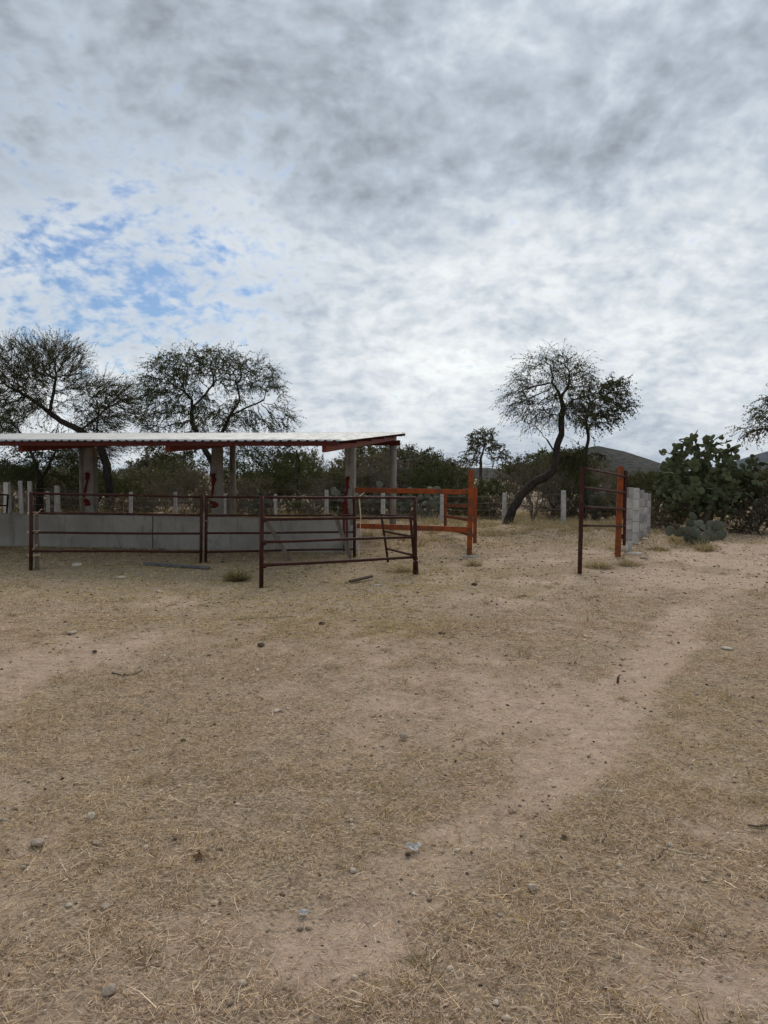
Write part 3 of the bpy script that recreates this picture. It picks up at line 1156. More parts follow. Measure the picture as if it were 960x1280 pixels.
for kind, px, top, Y, wd, lb in ((1, 666, 566, 26.2, 0.75, 'bare twiggy shrub tangled round the trunk of the leaning tree'),
                                 (1, 690, 580, 27.4, 0.8, 'second bare twiggy shrub behind the trunk of the leaning tree'),
                                 (2, 712, 578, 28.6, 0.9, 'green feathery shrub between the leaning tree and the red gate leaf')):
    put_shrub(kind, px, top, Y, wd, sr, label=lb)
# shrubs around the prickly pear
for kind, px, top, Y, wd, lb in ((0, 836, 606, 22.5, 1.0, 'dense olive bush between the block columns and the big prickly pear'),
                                 (4, 822, 628, 21.8, 1.0, 'low brown-grey bush beside the last block column'),
                                 (2, 945, 588, 21.6, 1.1, 'dark green bush leaning over the right side of the big prickly pear'),
                                 (0, 975, 596, 20.6, 1.1, 'dense dark bush at the edge of the bare yard'),
                                 (4, 925, 628, 20.8, 1.0, 'low dusty bush at the foot of the big prickly pear'),
                                 (1, 952, 618, 20.2, 0.9, 'bare grey bush in front of the dark bushes beside the big prickly pear'),
                                 (0, 870, 596, 25.5, 1.2, 'dense bush hidden behind the big prickly pear'),
                                 (3, 800, 588, 26.0, 1.0, 'tall dark bush rising behind the block columns')):
    o = put_shrub(kind, px, top, Y, wd, sr, label=lb, group='bushes around the prickly pear')
    o['group'] = 'bushes around the prickly pear'


# ------------------------------------------------------------------ prickly pears
def pad_mesh(seed, mat):
    bm = bmesh.new()
    bmesh.ops.create_uvsphere(bm, u_segments=12, v_segments=7, radius=1.0)
    rr = random.Random(seed)
    bend = rr.uniform(-0.25, 0.25)
    for v in bm.verts:
        x, y, z = v.co
        t = (z + 1) / 2
        wdt = 0.62 + 0.42 * math.sin(min(1, t * 1.15) * math.pi * 0.62) - 0.10 * (1 - t)
        v.co = Vector((x * 0.5 * wdt * 1.05, y * 0.075 + bend * (t - 0.3) ** 2 * 0.35, t))
    me = bpy.data.meshes.new('pad')
    bm.to_mesh(me)
    bm.free()
    me.polygons.foreach_set('use_smooth', np.ones(len(me.polygons), bool))
    me.materials.append(mat)
    return me


def cactus(base, label, seed, height, width, npad, mat, psize, nbase=5, stemmat=None, group=None):
    rr = random.Random(seed)
    meshes = [pad_mesh(seed + i, mat) for i in range(4)]
    root = thing('prickly_pear', base, label, 'cactus', group)
    pads = []
    made = []
    front = []

    def place(pos, d, nrm, size, lvl):
        z = d.normalized()
        y = (nrm - z * nrm.dot(z)).normalized()
        x = y.cross(z)
        m = Matrix((x, y, z)).transposed().to_4x4()
        m.translation = pos
        made.append((rr.randrange(4), m @ Matrix.Diagonal((size * rr.uniform(0.85, 1.1), size, size, 1))))
        pads.append(pos)
        front.append((pos, z, x, y, size, lvl))

    for i in range(nbase):
        a = i / nbase * 6.283 + rr.uniform(-0.4, 0.4)
        r0 = rr.uniform(0.05, 0.28) * width
        pos = Vector((math.cos(a) * r0, math.sin(a) * r0, -0.02))
        d = Vector((math.cos(a) * 0.5, math.sin(a) * 0.5, 1)) + Vector((rr.uniform(-.2, .2), rr.uniform(-.2, .2), 0))
        place(pos, d, Vector((rr.uniform(-1, 1), rr.uniform(-1, 1), 0.1)), psize * 1.2, 0)
    guard = 0
    while len(pads) < npad and guard < npad * 80:
        guard += 1
        # a target inside the dome; the nearest pad sends a new pad towards it
        a, el_, r = rr.random() * 6.283, math.asin(rr.random() ** 0.8), rr.random() ** 0.38
        lump = 1 + 0.13 * math.sin(a * 3 + seed) + 0.12 * math.sin(a * 5 + el_ * 6 + seed * 2)
        tg = Vector((math.cos(a) * math.cos(el_) * width * 0.95 * lump * r, math.sin(a) * math.cos(el_) * width * 0.95 * lump * r,
                     height * (0.16 + 0.84 * (math.sin(el_) ** 0.8) * r * (0.88 + 0.14 * lump))))
        best, bd = None, 1e9
        for fr_ in front:
            if fr_[5] > 2:
                continue
            dd = (fr_[0] + fr_[1] * fr_[4] - tg).length
            if dd < bd:
                best, bd = fr_, dd
        if best is None or bd < psize * 0.45:
            continue
        pos, z, x, y, size, nk = best
        tip0 = pos + z * size * 0.55
        to = (tg - tip0).normalized()
        ang = max(-1.1, min(1.1, math.atan2(to.dot(x), to.dot(z)) + rr.gauss(0, 0.25)))
        edge = z * math.cos(ang) + x * math.sin(ang)
        d = edge * 0.7 + to * 0.75 + y * rr.gauss(0, 0.2) + Vector((0, 0, 0.18))
        d.normalize()
        tip = tip0 + (z * math.cos(ang) + x * math.sin(ang) * 0.85) * size * 0.40
        s = psize * rr.uniform(0.72, 1.15)
        if (tip + d * s).z < 0.05:
            continue
        tw = rr.gauss(0, 0.8)
        nrm = y * math.cos(tw) + x * math.sin(tw) + Vector((rr.gauss(0, .2), rr.gauss(0, .2), rr.gauss(0, .2)))
        k_ = front.index(best)
        front[k_] = (pos, z, x, y, size, nk + 1)
        place(tip, d, nrm, s, 0)
    # the pads that show largest are parts of their own, the crowd behind them one part
    made.sort(key=lambda q: q[1].translation.y - 0.25 * q[1].translation.z)
    for mi, mm in made[:298]:
        o = bpy.data.objects.new('pad', meshes[mi])
        COL.objects.link(o)
        o.parent = root
        o.matrix_local = mm
    if len(made) > 298:
        g = Geo()
        for mi, mm in made[298:]:
            me = meshes[mi]
            v = np.array([mm @ q.co + Vector(base) for q in me.vertices])
            f3 = np.array([list(q.vertices) for q in me.polygons if len(q.vertices) == 3])
            f4 = np.array([list(q.vertices) for q in me.polygons if len(q.vertices) == 4])
            c0_ = g.c
            g.add(v, f4)
            g.F.setdefault(3, []).append(f3 + c0_)
        V, Fs = g.out()
        tag(mesh_np('rear_pads', V, Fs, mat, root, smooth=True), kind='stuff')
    if stemmat:
        for i in range(4):
            a = i * 1.6 + rr.uniform(-.3, .3)
            b = Vector(base)
            pts = [b + Vector((math.cos(a) * 0.08, math.sin(a) * 0.08, -0.05)), b + Vector((math.cos(a) * 0.22, math.sin(a) * 0.22, 0.4)),
                   b + Vector((math.cos(a) * 0.5, math.sin(a) * 0.5, 0.9)), b + Vector((math.cos(a + .2) * 0.75, math.sin(a + .2) * 0.75, 1.4))]
            tube('stem', pts, [0.13, 0.10, 0.08, 0.05], stemmat, root, 9)
    return root


b = gp(876, 664)
cactus(b, 'huge dark green prickly pear taller than the bushes around it', 3, 2.9, 1.72, 1150, M_CACT, 0.195, 26, M_CSTEM)
b = gp(868, 682)
cactus(b, 'small blue-green prickly pear in front of the huge one', 5, 0.66, 0.62, 22, M_CACT2, 0.25, 7)
b = gp(893, 676)
cactus(b, 'few-padded blue-green prickly pear low on the bare yard edge', 8, 0.62, 0.40, 9, M_CACT2, 0.26, 4)
for px, Y, sd, n, hh, ww, lb in ((535, 26.4, 21, 46, 1.35, 0.9, 'blue-green prickly pear behind the orange gate'),
                                 (500, 26.6, 22, 40, 1.3, 0.85, 'blue-green prickly pear behind the round post at the shed end'),
                                 (466, 27.0, 23, 36, 1.2, 0.8, 'blue-green prickly pear between the end square post and the round post'),
                                 (322, 26.6, 24, 26, 1.15, 0.6, 'pale green prickly pear at the fence behind the trough'),
                                 (424, 27.0, 25, 24, 1.1, 0.6, 'blue-green prickly pear at the fence left of the end square post'),
                                 (745, 27.3, 26, 34, 1.25, 0.9, 'grey-green prickly pear seen through the dark red gate leaf')):
    c = at(px, 640, Y)
    cactus(Vector((c.x, Y, hz(c.x, Y))), lb, sd, hh, ww, n, M_CACT2, 0.26, 5)

# ------------------------------------------------------------------ shed
O2 = Vector((-0.70, 15.0, 0))
U = Vector((0.1464, 0.9892, 0)).normalized()
W = Vector((-0.9892, 0.1464, 0)).normalized()


def sp(t, s, z):
    q = O2 + W * t + U * s
    return Vector((q.x, q.y, z))


def zr(s):
    return 2.24 + 0.0735 * s           # centre line of the rafters


shed = thing('open_shed', sp(5.8, 2.0, 0), 'open-sided livestock shed with a low sloping corrugated roof on concrete posts', 'shed')
RT = [0.0, 2.9, 5.8, 8.7, 11.6]
for t in RT:
    bz = hz(*sp(t, 0, 0).xy)
    po = beam('square_post', sp(t, 0, bz - 0.1), sp(t, 0, zr(0) - 0.055), 0.20, 0.20, M_CONC, shed, 0.012, up=U)
    beam('rafter', sp(t, -2.42, zr(-2.42)), sp(t, 7.05, zr(7.05)), 0.075, 0.115, M_RAFT, shed, 0.004)
for t in (0.0, 5.0, 10.0):
    bz = hz(*sp(t, 6.6, 0).xy)
    tube('round_post', [sp(t, 6.6, bz - 0.1), sp(t, 6.6, zr(6.6) - 0.22)], 0.098, M_CONC, shed, 20)
beam('rear_beam', sp(-0.2, 6.6, zr(6.6) - 0.138), sp(11.8, 6.6, zr(6.6) - 0.138), 0.12, 0.155, M_REDB, shed, 0.004)
for i, s in enumerate((-2.62, -0.9, 0.9, 2.7, 4.5, 6.3, 7.02)):
    beam('purlin', sp(-0.30, s, zr(s) + 0.100), sp(12.0, s, zr(s) + 0.100), 0.05, 0.080, M_REDB, shed, 0.003)


def roof_sheet(t0, k):
    """one corrugated sheet, ribs running down the slope"""
    pitch, nr = 0.157, 6
    prof = []
    for i in range(nr):
        a = i * pitch
        prof += [(a, 0.0), (a + 0.085, 0.0), (a + 0.105, 0.024), (a + 0.135, 0.024)]
    prof.append((nr * pitch + 0.012, 0.0))
    ss = np.linspace(-2.70, 7.20, 12)
    V, Fq = [], []
    rr = random.Random(k)
    j0 = rr.uniform(-0.015, 0.015)
    for th in (0.0, 0.0025):
        for j, s in enumerate(ss):
            e = s + (j0 if j == 0 else 0)
            for (a, hh) in prof:
                sag = 0.003 * math.sin(e * 3.5 + k)
                V.append(sp(t0 + a, e, zr(e) + 0.1435 + hh + th + sag + 0.0015 * (k % 2)))
    n, m = len(prof), len(ss)
    L = n * m
    for j in range(m - 1):
        for i in range(n - 1):
            q = j * n + i
            Fq.append((q, q + 1, q + n + 1, q + n))
            Fq.append((L + q + n, L + q + n + 1, L + q + 1, L + q))
    for i in range(n - 1):
        Fq.append((i + 1, i, L + i, L + i + 1))
        q = (m - 1) * n + i
        Fq.append((q, q + 1, L + q + 1, L + q))
    for j in range(m - 1):
        q = j * n
        Fq.append((q, q + n, L + q + n, L + q))
        q = j * n + n - 1
        Fq.append((q + n, q, L + q, L + q + n))
    mesh_np('roof_sheet', [tuple(v) for v in V], [np.array(Fq)], M_ROOF, shed)


for k in range(13):
    roof_sheet(-0.36 + k * 0.942, k)

# red straps hanging on the square posts
def strap(t, label, pts2, r):
    """pts2: polylines in post-face coordinates (across metres, z)"""
    base = sp(t, -0.14, 0.95)
    root = thing('red_strap', base, label, 'strap', 'red straps on the posts')
    for nm, line, rad in pts2:
        tube(nm, [sp(t - a, -0.098 - rad - dz, z) for a, z, dz in line], rad, M_STRAP, root, 7)


def tangle(seed, x0, z0, x1, z1, n, amp, rad):
    """several crossing strands between two heights of a post face"""
    rr_ = random.Random(seed)
    out = []
    for i in range(n):
        ph, am = rr_.uniform(0, 6.28), rr_.uniform(0.4, 1.0) * amp
        line = []
        for j in range(9):
            t = j / 8
            line.append((x0 + (x1 - x0) * t + am * math.sin(t * rr_.uniform(4, 7) + ph), z0 + (z1 - z0) * t, 0.004 + 0.02 * rr_.random()))
        out.append(('strand', line, rad * rr_.uniform(0.7, 1.2)))
    return out


strap(0.0, 'bright red strap and bars hung down the end square post',
      tangle(1, -0.03, 1.58, -0.05, 1.34, 4, 0.035, 0.018) + tangle(2, -0.05, 1.36, -0.085, 1.06, 3, 0.02, 0.016)
      + tangle(3, -0.10, 1.06, -0.06, 0.80, 5, 0.06, 0.024)
      + [('bar', [(-0.075, 0.95, 0.185), (-0.07, 0.06, 0.20)], 0.02), ('bar', [(-0.012, 0.92, 0.185), (-0.01, 0.06, 0.20)], 0.018)], 0)
strap(2.9, 'dark red strap knotted to the middle square post',
      tangle(4, -0.02, 1.62, -0.03, 1.46, 5, 0.04, 0.022) + tangle(5, -0.03, 1.48, -0.085, 1.14, 3, 0.015, 0.016) + tangle(6, -0.04, 1.02, -0.01, 0.92, 5, 0.075, 0.022), 0)
strap(5.8, 'dark red strap knotted to the square post farthest from the entrance',
      tangle(7, -0.02, 1.62, -0.03, 1.48, 4, 0.04, 0.022) + tangle(8, -0.03, 1.50, -0.10, 1.10, 3, 0.02, 0.017) + tangle(9, -0.05, 1.04, -0.03, 0.92, 5, 0.085, 0.022), 0)

# feeding trough along the front posts
tr_root = thing('feed_trough', sp(5, -0.3, 0), 'long low grey concrete feed trough along the front of the shed', 'trough')


def wall_panel(t0, t1, s0, s1, z1, seed):
    bm = bmesh.new()
    nx = max(2, int((t1 - t0) / 0.3))
    rr = random.Random(seed)
    ring = []
    for i in range(nx + 1):
        t = t0 + (t1 - t0) * i / nx
        b = hz(*sp(t, s0, 0).xy) - 0.12
        dz = rr.uniform(-0.006, 0.006)
        df = rr.uniform(-0.004, 0.004)
        prof = [(s0 - 0.02 + df, b), (s0 + df, z1 - 0.02 + dz), (s0 + 0.02, z1 + dz), (s1 - 0.02, z1 + dz), (s1, z1 - 0.02 + dz), (s1, b)]
        ring.append([bm.verts.new(sp(t, s, z)) for s, z in prof])
    for a, b2 in zip(ring[:-1], ring[1:]):
        for i in range(5):
            bm.faces.new((a[i], b2[i], b2[i + 1], a[i + 1]))
        bm.faces.new((a[5], b2[5], b2[0], a[0]))
    bm.faces.new(ring[0])
    bm.faces.new(ring[-1][::-1])
    bmesh.ops.recalc_face_normals(bm, faces=bm.faces)
    from_bm('wall_panel', bm, M_WALL, tr_root)


for i, (a, c) in enumerate(((-0.02, 4.22), (4.245, 8.4), (8.425, 12.4))):
    wall_panel(a, c, -0.30, -0.17, 0.71 + 0.008 * i, i)
for i, (a, c) in enumerate(((-0.02, 6.2), (6.22, 12.4))):
    wall_panel(a, c, 0.42, 0.55, 0.56, 10 + i)
beam('end_wall', sp(-0.06, -0.29, 0.30), sp(-0.06, 0.54, 0.30), 0.08, 0.56, M_WALL, tr_root, 0.01)
beam('trough_floor', sp(0.0, 0.128, 0.16), sp(12.39, 0.128, 0.16), 0.58, 0.06, M_WALL, tr_root, 0)

# ------------------------------------------------------------------ pipe panels and gates
def post_px(px_top, py_top, px, py):
    b = gp(px, py)
    t = at(px_top, py_top, b.y)
    return b, Vector((b.x + (t.x - b.x), b.y, t.z))


# panel on the left, tied to a stake
a0, a1 = post_px(39, 615, 38.5, 714)
c0, c1 = post_px(252, 619, 251, 706)
pan = thing('corral_fence', (a0 + c0) / 2, 'dark red pipe panel on the left, wired to a wooden stake', 'fence panel', 'dark red pipe panels')
tube('post', [a0 - Vector((0, 0, .1)), a1], 0.030, M_RED, pan, 12)
tube('post', [c0 - Vector((0, 0, .1)), c1], 0.028, M_RED, pan, 12)
for ya, yb in ((616.5, 621.5), (641.5, 644), (665.5, 667), (689, 690)):
    tube('rail', bent(at(40, ya, a0.y), at(251, yb, c0.y), 8, 0.006, int(ya)), 0.020, M_RED, pan, 10)
stk0, stk1 = gp(45.5, 713), None
stk1 = at(46.5, 640, stk0.y)
stake = tube('wooden_stake', bent(stk0 - Vector((0, 0, .1)), stk1, 6, 0.012, 4), [0.033, 0.035, 0.032, 0.034, 0.031, 0.030, 0.027], M_WOOD, None, 9)
tag(stake, 'grey-brown wooden stake wired beside the left pipe post', 'stake')
for i, (yy, lb) in enumerate(((642, 'twine tie at the top of the wooden stake'), (665, 'twine tie round the middle of the wooden stake'), (694, 'twine tie low on the wooden stake'))):
    c = (at(38.5, yy, a0.y) + at(46, yy, stk0.y)) / 2
    pts = []
    rr = random.Random(i)
    for q in range(33):
        a = q / 32 * 6.283 * 2
        pts.append(c + Vector((math.cos(a) * 0.105, math.sin(a) * 0.052, (q / 32 - 0.5) * 0.05 + rr.uniform(-.006, .006))))
    if i == 0:
        pts += [c + Vector((0.12, -0.05, 0.05)), c + Vector((0.16, -0.05, 0.08))]
    if i == 2:
        pts += [c + Vector((0.0, -0.06, 0.1)), c + Vector((0.09, -0.06, 0.19))]
    tag(tube('twine_tie', pts, 0.006, M_TWINE, None, 5, origin=c), lb, 'twine', 'twine ties on the stake')

# second panel in line behind
d0, d1 = post_px(258, 619, 257, 705)
e0, e1 = post_px(443, 622, 443, 698)
pan = thing('corral_fence', (d0 + e0) / 2, 'dark red pipe panel in the middle with two boards leaning on it', 'fence panel', 'dark red pipe panels')
tube('post', [d0 - Vector((0, 0, .1)), d1], 0.028, M_RED, pan, 12)
tube('post', [e0 - Vector((0, 0, .1)), e1], 0.030, M_RED, pan, 12)
for ya, yb in ((621.5, 622.5), (644.5, 644), (666.5, 665), (690, 686.5)):
    tube('rail', bent(at(258, ya, d0.y), at(442.5, yb, e0.y), 8, 0.006, int(ya) + 3), 0.020, M_RED, pan, 10)

# boards leaning on that panel
def lean(name, pb, pt, lb, w, th):
    b0 = gp(*pb)
    f = (pt[0] - 258) / (442.5 - 258)
    Yt = d0.y + (e0.y - d0.y) * f - 0.05
    t0 = at(pt[0], pt[1], Yt)
    o = beam(name, b0, t0, w, th, M_WOOD, None, 0.004, up=Vector((0, 1, 0)), origin=b0)
    tag(o, lb, 'board', 'boards leaning on the pipe panel')


lean('wooden_board', (363.5, 702), (332, 650), 'leaning grey board just behind the near gate post', 0.075, 0.025)
lean('wooden_board', (438.5, 699), (418.5, 643), 'leaning brown board beside the twine on the pipe panel', 0.085, 0.03)

# near gate
g0, g1 = post_px(327.5, 620, 326.5, 736)
h0, h1 = post_px(518.5, 621, 519.5, 719)
gate = thing('pipe_gate', (g0 + h0) / 2, 'dark red pipe gate with three gate rails, standing nearest in front of the trough', 'gate')
tube('post', [g0 - Vector((0, 0, .1)), g1], 0.031, M_RED, gate, 12)
tube('post', [h0 - Vector((0, 0, .1)), h1], 0.030, M_RED, gate, 12)
tube('foot_sleeve', [h0 - Vector((0, 0, .05)), h0.lerp(h1, 0.22)], [0.048, 0.040], M_RED, gate, 12)
tube('top_rail', bent(at(327.5, 621.5, g0.y), at(518.5, 622.5, h0.y), 8, 0.005, 1), 0.020, M_RED, gate, 10)
Yg, Yh = g0.y - 0.05, h0.y - 0.05
# the gate leaf: bent tube with rounded corner plus a middle rail
pl = [at(329, 649.5, Yg), at(505, 646.8, Yh), at(514, 647.2, Yh), at(518.5, 650.5, Yh), at(520.2, 656, Yh), at(519.6, 690, Yh), at(519.5, 712, Yh)]
tube('leaf_frame', pl, 0.021, M_RED, gate, 10)
tube('leaf_rail', bent(at(329, 677.5, Yg), at(516, 671.5, Yh), 8, 0.006, 5), 0.021, M_RED, gate, 10)
tube('leaf_rail', bent(at(329, 706.5, Yg), at(516, 696.5, Yh), 8, 0.006, 6), 0.023, M_RED, gate, 10)
c = at(519.5, 703, h0.y)
pts = [c + Vector((math.cos(q / 6) * 0.045, math.sin(q / 6) * 0.045, q * 0.0011)) for q in range(60)]
tag(tube('wire_tie', pts, 0.004, M_PAPER, None, 5, origin=c), 'pale wire wound low round the right post of the near gate', 'wire')
# twine hanging on the top rail
Yt = g0.y + (h0.y - g0.y) * 0.64 - 0.03
pts = [at(455, 616, Yt), at(449, 621, Yt), at(449.5, 630, Yt), at(451, 645, Yt - .03), at(450.5, 660, Yt), at(452, 678, Yt), at(448, 685, Yt), at(449, 692, Yt), at(447.5, 702, Yt)]
tw = tube('twine', pts, [0.006, 0.014, 0.013, 0.008, 0.006, 0.006, 0.007, 0.006, 0.006], M_TWINE, None, 6)
tag(tw, 'tan twine hanging from the top rail of the near gate', 'twine')

# little leaf swung back behind the near gate
k0, k1 = gp(486, 704), None
Yk = k0.y
leaf = thing('small_gate_leaf', Vector(((at(500, 690, (Yk + Yh) / 2)).x, (Yk + Yh) / 2, 0.0)), 'short dark red gate leaf swung back behind the near gate', 'gate')
far_t, far_b = at(476.5, 643, Yk), at(485.5, 704.5, Yk)
nr_t, nr_b = at(513, 645.5, Yh + .12), at(518, 704, Yh + .12)
tube('post', [far_b, far_t], 0.022, M_RED, leaf, 10)
tube('post', [nr_b, nr_t], 0.022, M_RED, leaf, 10)
for (xa, ya), (xb, yb) in (((476, 643.5), (513.5, 645.5)), ((480, 664), (514.5, 670.5)), ((484, 686), (516.5, 694))):
    tube('rail', bent(at(xa, ya, Yk), at(xb, yb, Yh + .12), 4, 0.003, int(ya)), 0.020, M_RED, leaf, 10)

# panel end seen behind the trough on the far left
q0 = sp(9.2, 2.2, 0)
yq = q0.y
pan = thing('corral_fence', Vector((at(-40, 640, yq).x, yq, 0)), 'dark red pipe panel end showing behind the trough at the shed', 'fence panel', 'dark red pipe panels')
pq = at(10, 618, yq)
tube('post', [Vector((at(7, 700, yq).x, yq, -0.05)), pq], 0.024, M_RED, pan, 10)
tube('post', [Vector((at(-90, 700, yq).x, yq, -0.05)), at(-88, 617, yq)], 0.024, M_RED, pan, 10)
for yy in (618.5, 632, 648, 664):
    tube('rail', [at(-88, yy, yq), at(10 - (yy - 618) * 0.1, yy, yq)], 0.020, M_RED, pan, 10)

# ------------------------------------------------------------------ orange entrance
r0, r1 = post_px(589.3, 587, 586.5, 695)
efr = thing('orange_fence', (r0 + sp(0, 0, 0)) / 2, 'orange two-rail fence between the shed end and the entrance', 'fence')
beam('post', r0 - Vector((0, 0, .1)), r1, 0.102, 0.102, M_ORG, efr, 0.006, up=U)
for (xa, ya), (xb, yb) in (((444, 612.5), (585.5, 615)), ((446, 657.2), (584.5, 662))):
    beam('rail', at(xa, ya, 14.87), at(xb, yb, r0.y), 0.05, 0.102, M_ORG, efr, 0.004)
ft = gp(588, 696.5)
bm = bmesh.new()
bmesh.ops.create_circle(bm, cap_ends=True, segments=14, radius=0.2)
rr = random.Random(3)
for v in bm.verts:
    v.co *= rr.uniform(0.85, 1.15)
ex = bmesh.ops.extrude_face_region(bm, geom=bm.faces[:])
for v in [g for g in ex['geom'] if isinstance(g, bmesh.types.BMVert)]:
    v.co = Vector((v.co.x * 0.85, v.co.y * 0.85, 0.03))
bmesh.ops.recalc_face_normals(bm, faces=bm.faces)
for v in bm.verts:
    v.co += ft - Vector((0, 0, 0.015))
tag(from_bm('concrete_footing', bm, M_CONC, None, origin=ft), 'pale concrete footing at the foot of the orange fence post', 'footing')

# orange gate leaf swung in, seen almost end on
Yn, Yf = 15.15, 19.6
og = thing('orange_gate', Vector((at(576, 650, 17.4).x, 17.4, 0)), 'orange gate leaf swung back behind the orange post', 'gate')
nt, nb = at(594.5, 609.5, Yn), at(593.5, 679, Yn)
ft_, fb_ = at(556.5, 615.5, Yf), at(556.5, 660.5, Yf)
beam('post', nb, nt, 0.075, 0.075, M_ORG, og, 0.004, up=U)
beam('post', fb_, ft_, 0.075, 0.075, M_ORG, og, 0.004, up=U)
for f in (0.03, 0.37, 0.66, 0.97):
    beam('rail', ft_.lerp(fb_, f) + (nt - ft_).normalized() * 0.0, nt.lerp(nb, f * 0.9), 0.04, 0.075, M_ORG, og, 0.003)
for i in range(2):
    c = nt.lerp(nb, 0.12 + 0.72 * i)
    tube('hinge', [c + Vector((-.07, -0.02, -0.04)), c + Vector((-.07, -0.02, 0.04))], 0.02, M_RED, og, 8)

# dark red leaf swung out towards the camera, with its orange post
s0, s1 = post_px(776, 582.5, 772, 697)
gpst = beam('gate_post', s0 - Vector((0, 0, .1)), s1, 0.105, 0.105, M_ORG, None, 0.006, up=U, origin=s0)
tag(gpst, 'tall orange square post carrying the open dark red gate leaf', 'post')
u0, u1 = post_px(728, 583.5, 724.5, 717.5)
rg = thing('red_gate_leaf', (u0 + s0) / 2, 'tall four-rail dark red gate leaf standing open at the entrance', 'gate')
beam('post', u0 - Vector((0, 0, .05)), u1, 0.060, 0.060, M_RED, rg, 0.004)
Ys = s0.y - 0.03
off = Vector((0.075, 0, 0))
beam('post', at(775.5, 682, Ys) + off, at(777.5, 588, Ys) + off, 0.05, 0.05, M_RED, rg, 0.004)
for ya, yb in ((585.2, 595.5), (609.3, 615.8), (633.3, 636.8), (657.0, 657.3)):
    pa, pb = at(728, ya, u0.y), at(777, yb, Ys) + off
    tube('rail', bent(pa, pb, 6, 0.004, int(ya)), 0.021, M_RED, rg, 10)

for f in (0.12, 0.88):
    c = (at(775.5, 682, Ys) + off).lerp(at(777.5, 588, Ys) + off, f)
    tube('hinge', [c + Vector((-0.05, -0.005, -0.05)), c + Vector((-0.05, -0.005, 0.05))], 0.018, M_RED, rg, 8)
lc = u0.lerp(u1, 0.56)
tube('latch', [lc + Vector((-0.06, -0.035, 0)), lc + Vector((0.10, -0.035, 0.0))], 0.011, M_RED, rg, 7)
for yy in (649.3, 677.6, 706.4):
    c = at(327.2, yy, g0.y)
    tube('hinge', [c + Vector((0.045, -0.045, -0.035)), c + Vector((0.045, -0.045, 0.035))], 0.027, M_RED, gate, 8)
# a few links of chain holding the two middle panels together
cc_ = (c0.lerp(c1, 0.62) + d0.lerp(d1, 0.62)) / 2
ch_pts = [cc_ + Vector((math.cos(q / 12 * 6.283) * 0.085, math.sin(q / 12 * 6.283) * 0.05, 0.012 * math.sin(q * 2.0))) for q in range(13)]
ch_pts += [cc_ + Vector((0.085, -0.03, -0.08)), cc_ + Vector((0.075, -0.03, -0.17))]
tag(tube('wire_loop', ch_pts, 0.007, M_WIRE, None, 6, origin=cc_), 'grey wire loop tying the two dark red panels together', 'wire')

# ------------------------------------------------------------------ block columns
def column(pxl, pxr, top, basepy, label, nblk, smooth=False):
    b = gp((pxl + pxr) / 2, basepy)
    t = at((pxl + pxr) / 2, top, b.y)
    w = (pxr - pxl) / F * b.y
    H = t.z - b.z
    root = thing('block_column', b, label, 'column', 'concrete block columns')
    hh = H / nblk
    rr = random.Random(int(pxl))
    beam('mortar', b - Vector((0, 0, .1)), b + Vector((0, 0, H - 0.01)), w - 0.022, w - 0.022, M_MORTAR, root, 0, up=U)
    for i in range(nblk):
        j = Vector((rr.uniform(-.006, .006), rr.uniform(-.006, .006), 0))
        z0 = i * hh + 0.006
        beam('block', b + j + Vector((0, 0, z0)), b + j + Vector((0, 0, (i + 1) * hh - 0.006)), w * rr.uniform(0.97, 1.02), w * rr.uniform(0.97, 1.02),
             M_PCONC if smooth else M_BLOCK, root, 0.006, up=U)
    return root


column(780.2, 789.4, 609, 689, 'brownish block column right behind the orange gate post', 6)
column(789.2, 797.2, 609.8, 680.5, 'smooth pale concrete column, second behind the orange gate post', 5, True)
column(796.8, 803.4, 612.4, 675, 'rough grey block column, third behind the orange gate post', 6)
column(803.0, 807.8, 616, 671, 'narrow grey block column, fourth behind the orange gate post', 6)
column(807.2, 812.2, 617, 668, 'grey block column at the far end of the row', 6)

# ------------------------------------------------------------------ wire fence
fence = thing('wire_fence', Vector((at(300, 640, 25).x, 25, 0)), 'wire fence on pale concrete posts running behind the shed', 'fence')
FP = [(-60, 606, 25.5, .14), (9, 603, 24.5, .20), (27, 601, 24.5, .14), (37.5, 601.5, 24.5, .14), (60, 614, 26, .12), (71, 607, 25, .17), (163, 615, 25.5, .12), (219.5, 615, 25.5, .12), (281, 617, 25.5, .12),
      (344.5, 618, 25.5, .12), (408, 612.5, 25.2, .14), (479, 616, 25, .14), (552.5, 617, 24.8, .14), (631, 616, 24.6, .15), (705, 613, 24.4, .17)]
tops = []
for i, (px, top, Y, w) in enumerate(FP):
    t = at(px, top, Y)
    b = Vector((t.x, Y, hz(t.x, Y)))
    rr = random.Random(i)
    lean_ = Vector((rr.uniform(-.04, .04), rr.uniform(-.03, .03), 0))
    if i == 2:
        lean_ = Vector((-0.09, 0, 0))
    beam('fence_post', b - Vector((0, 0, .1)), t + lean_ * 0.5, w, w * 0.9, M_PCONC, fence, 0.01, up=Vector((rr.uniform(-.3, .3), 1, 0)), taper=0.85)
    tops.append((b, t))
for lv in (0.22, 0.45, 0.68, 0.9):
    pts = []
    for i, (b, t) in enumerate(tops):
        if i in (2, 3, 4):
            continue
        p = b.lerp(t, lv) - Vector((0, 0.08, 0))
        if pts:
            q = pts[-1].lerp(p, 0.5)
            pts.append(q - Vector((0, 0, 0.03)))
        pts.append(p)
    tube('wire', pts, 0.005, M_WIRE, fence, 4)

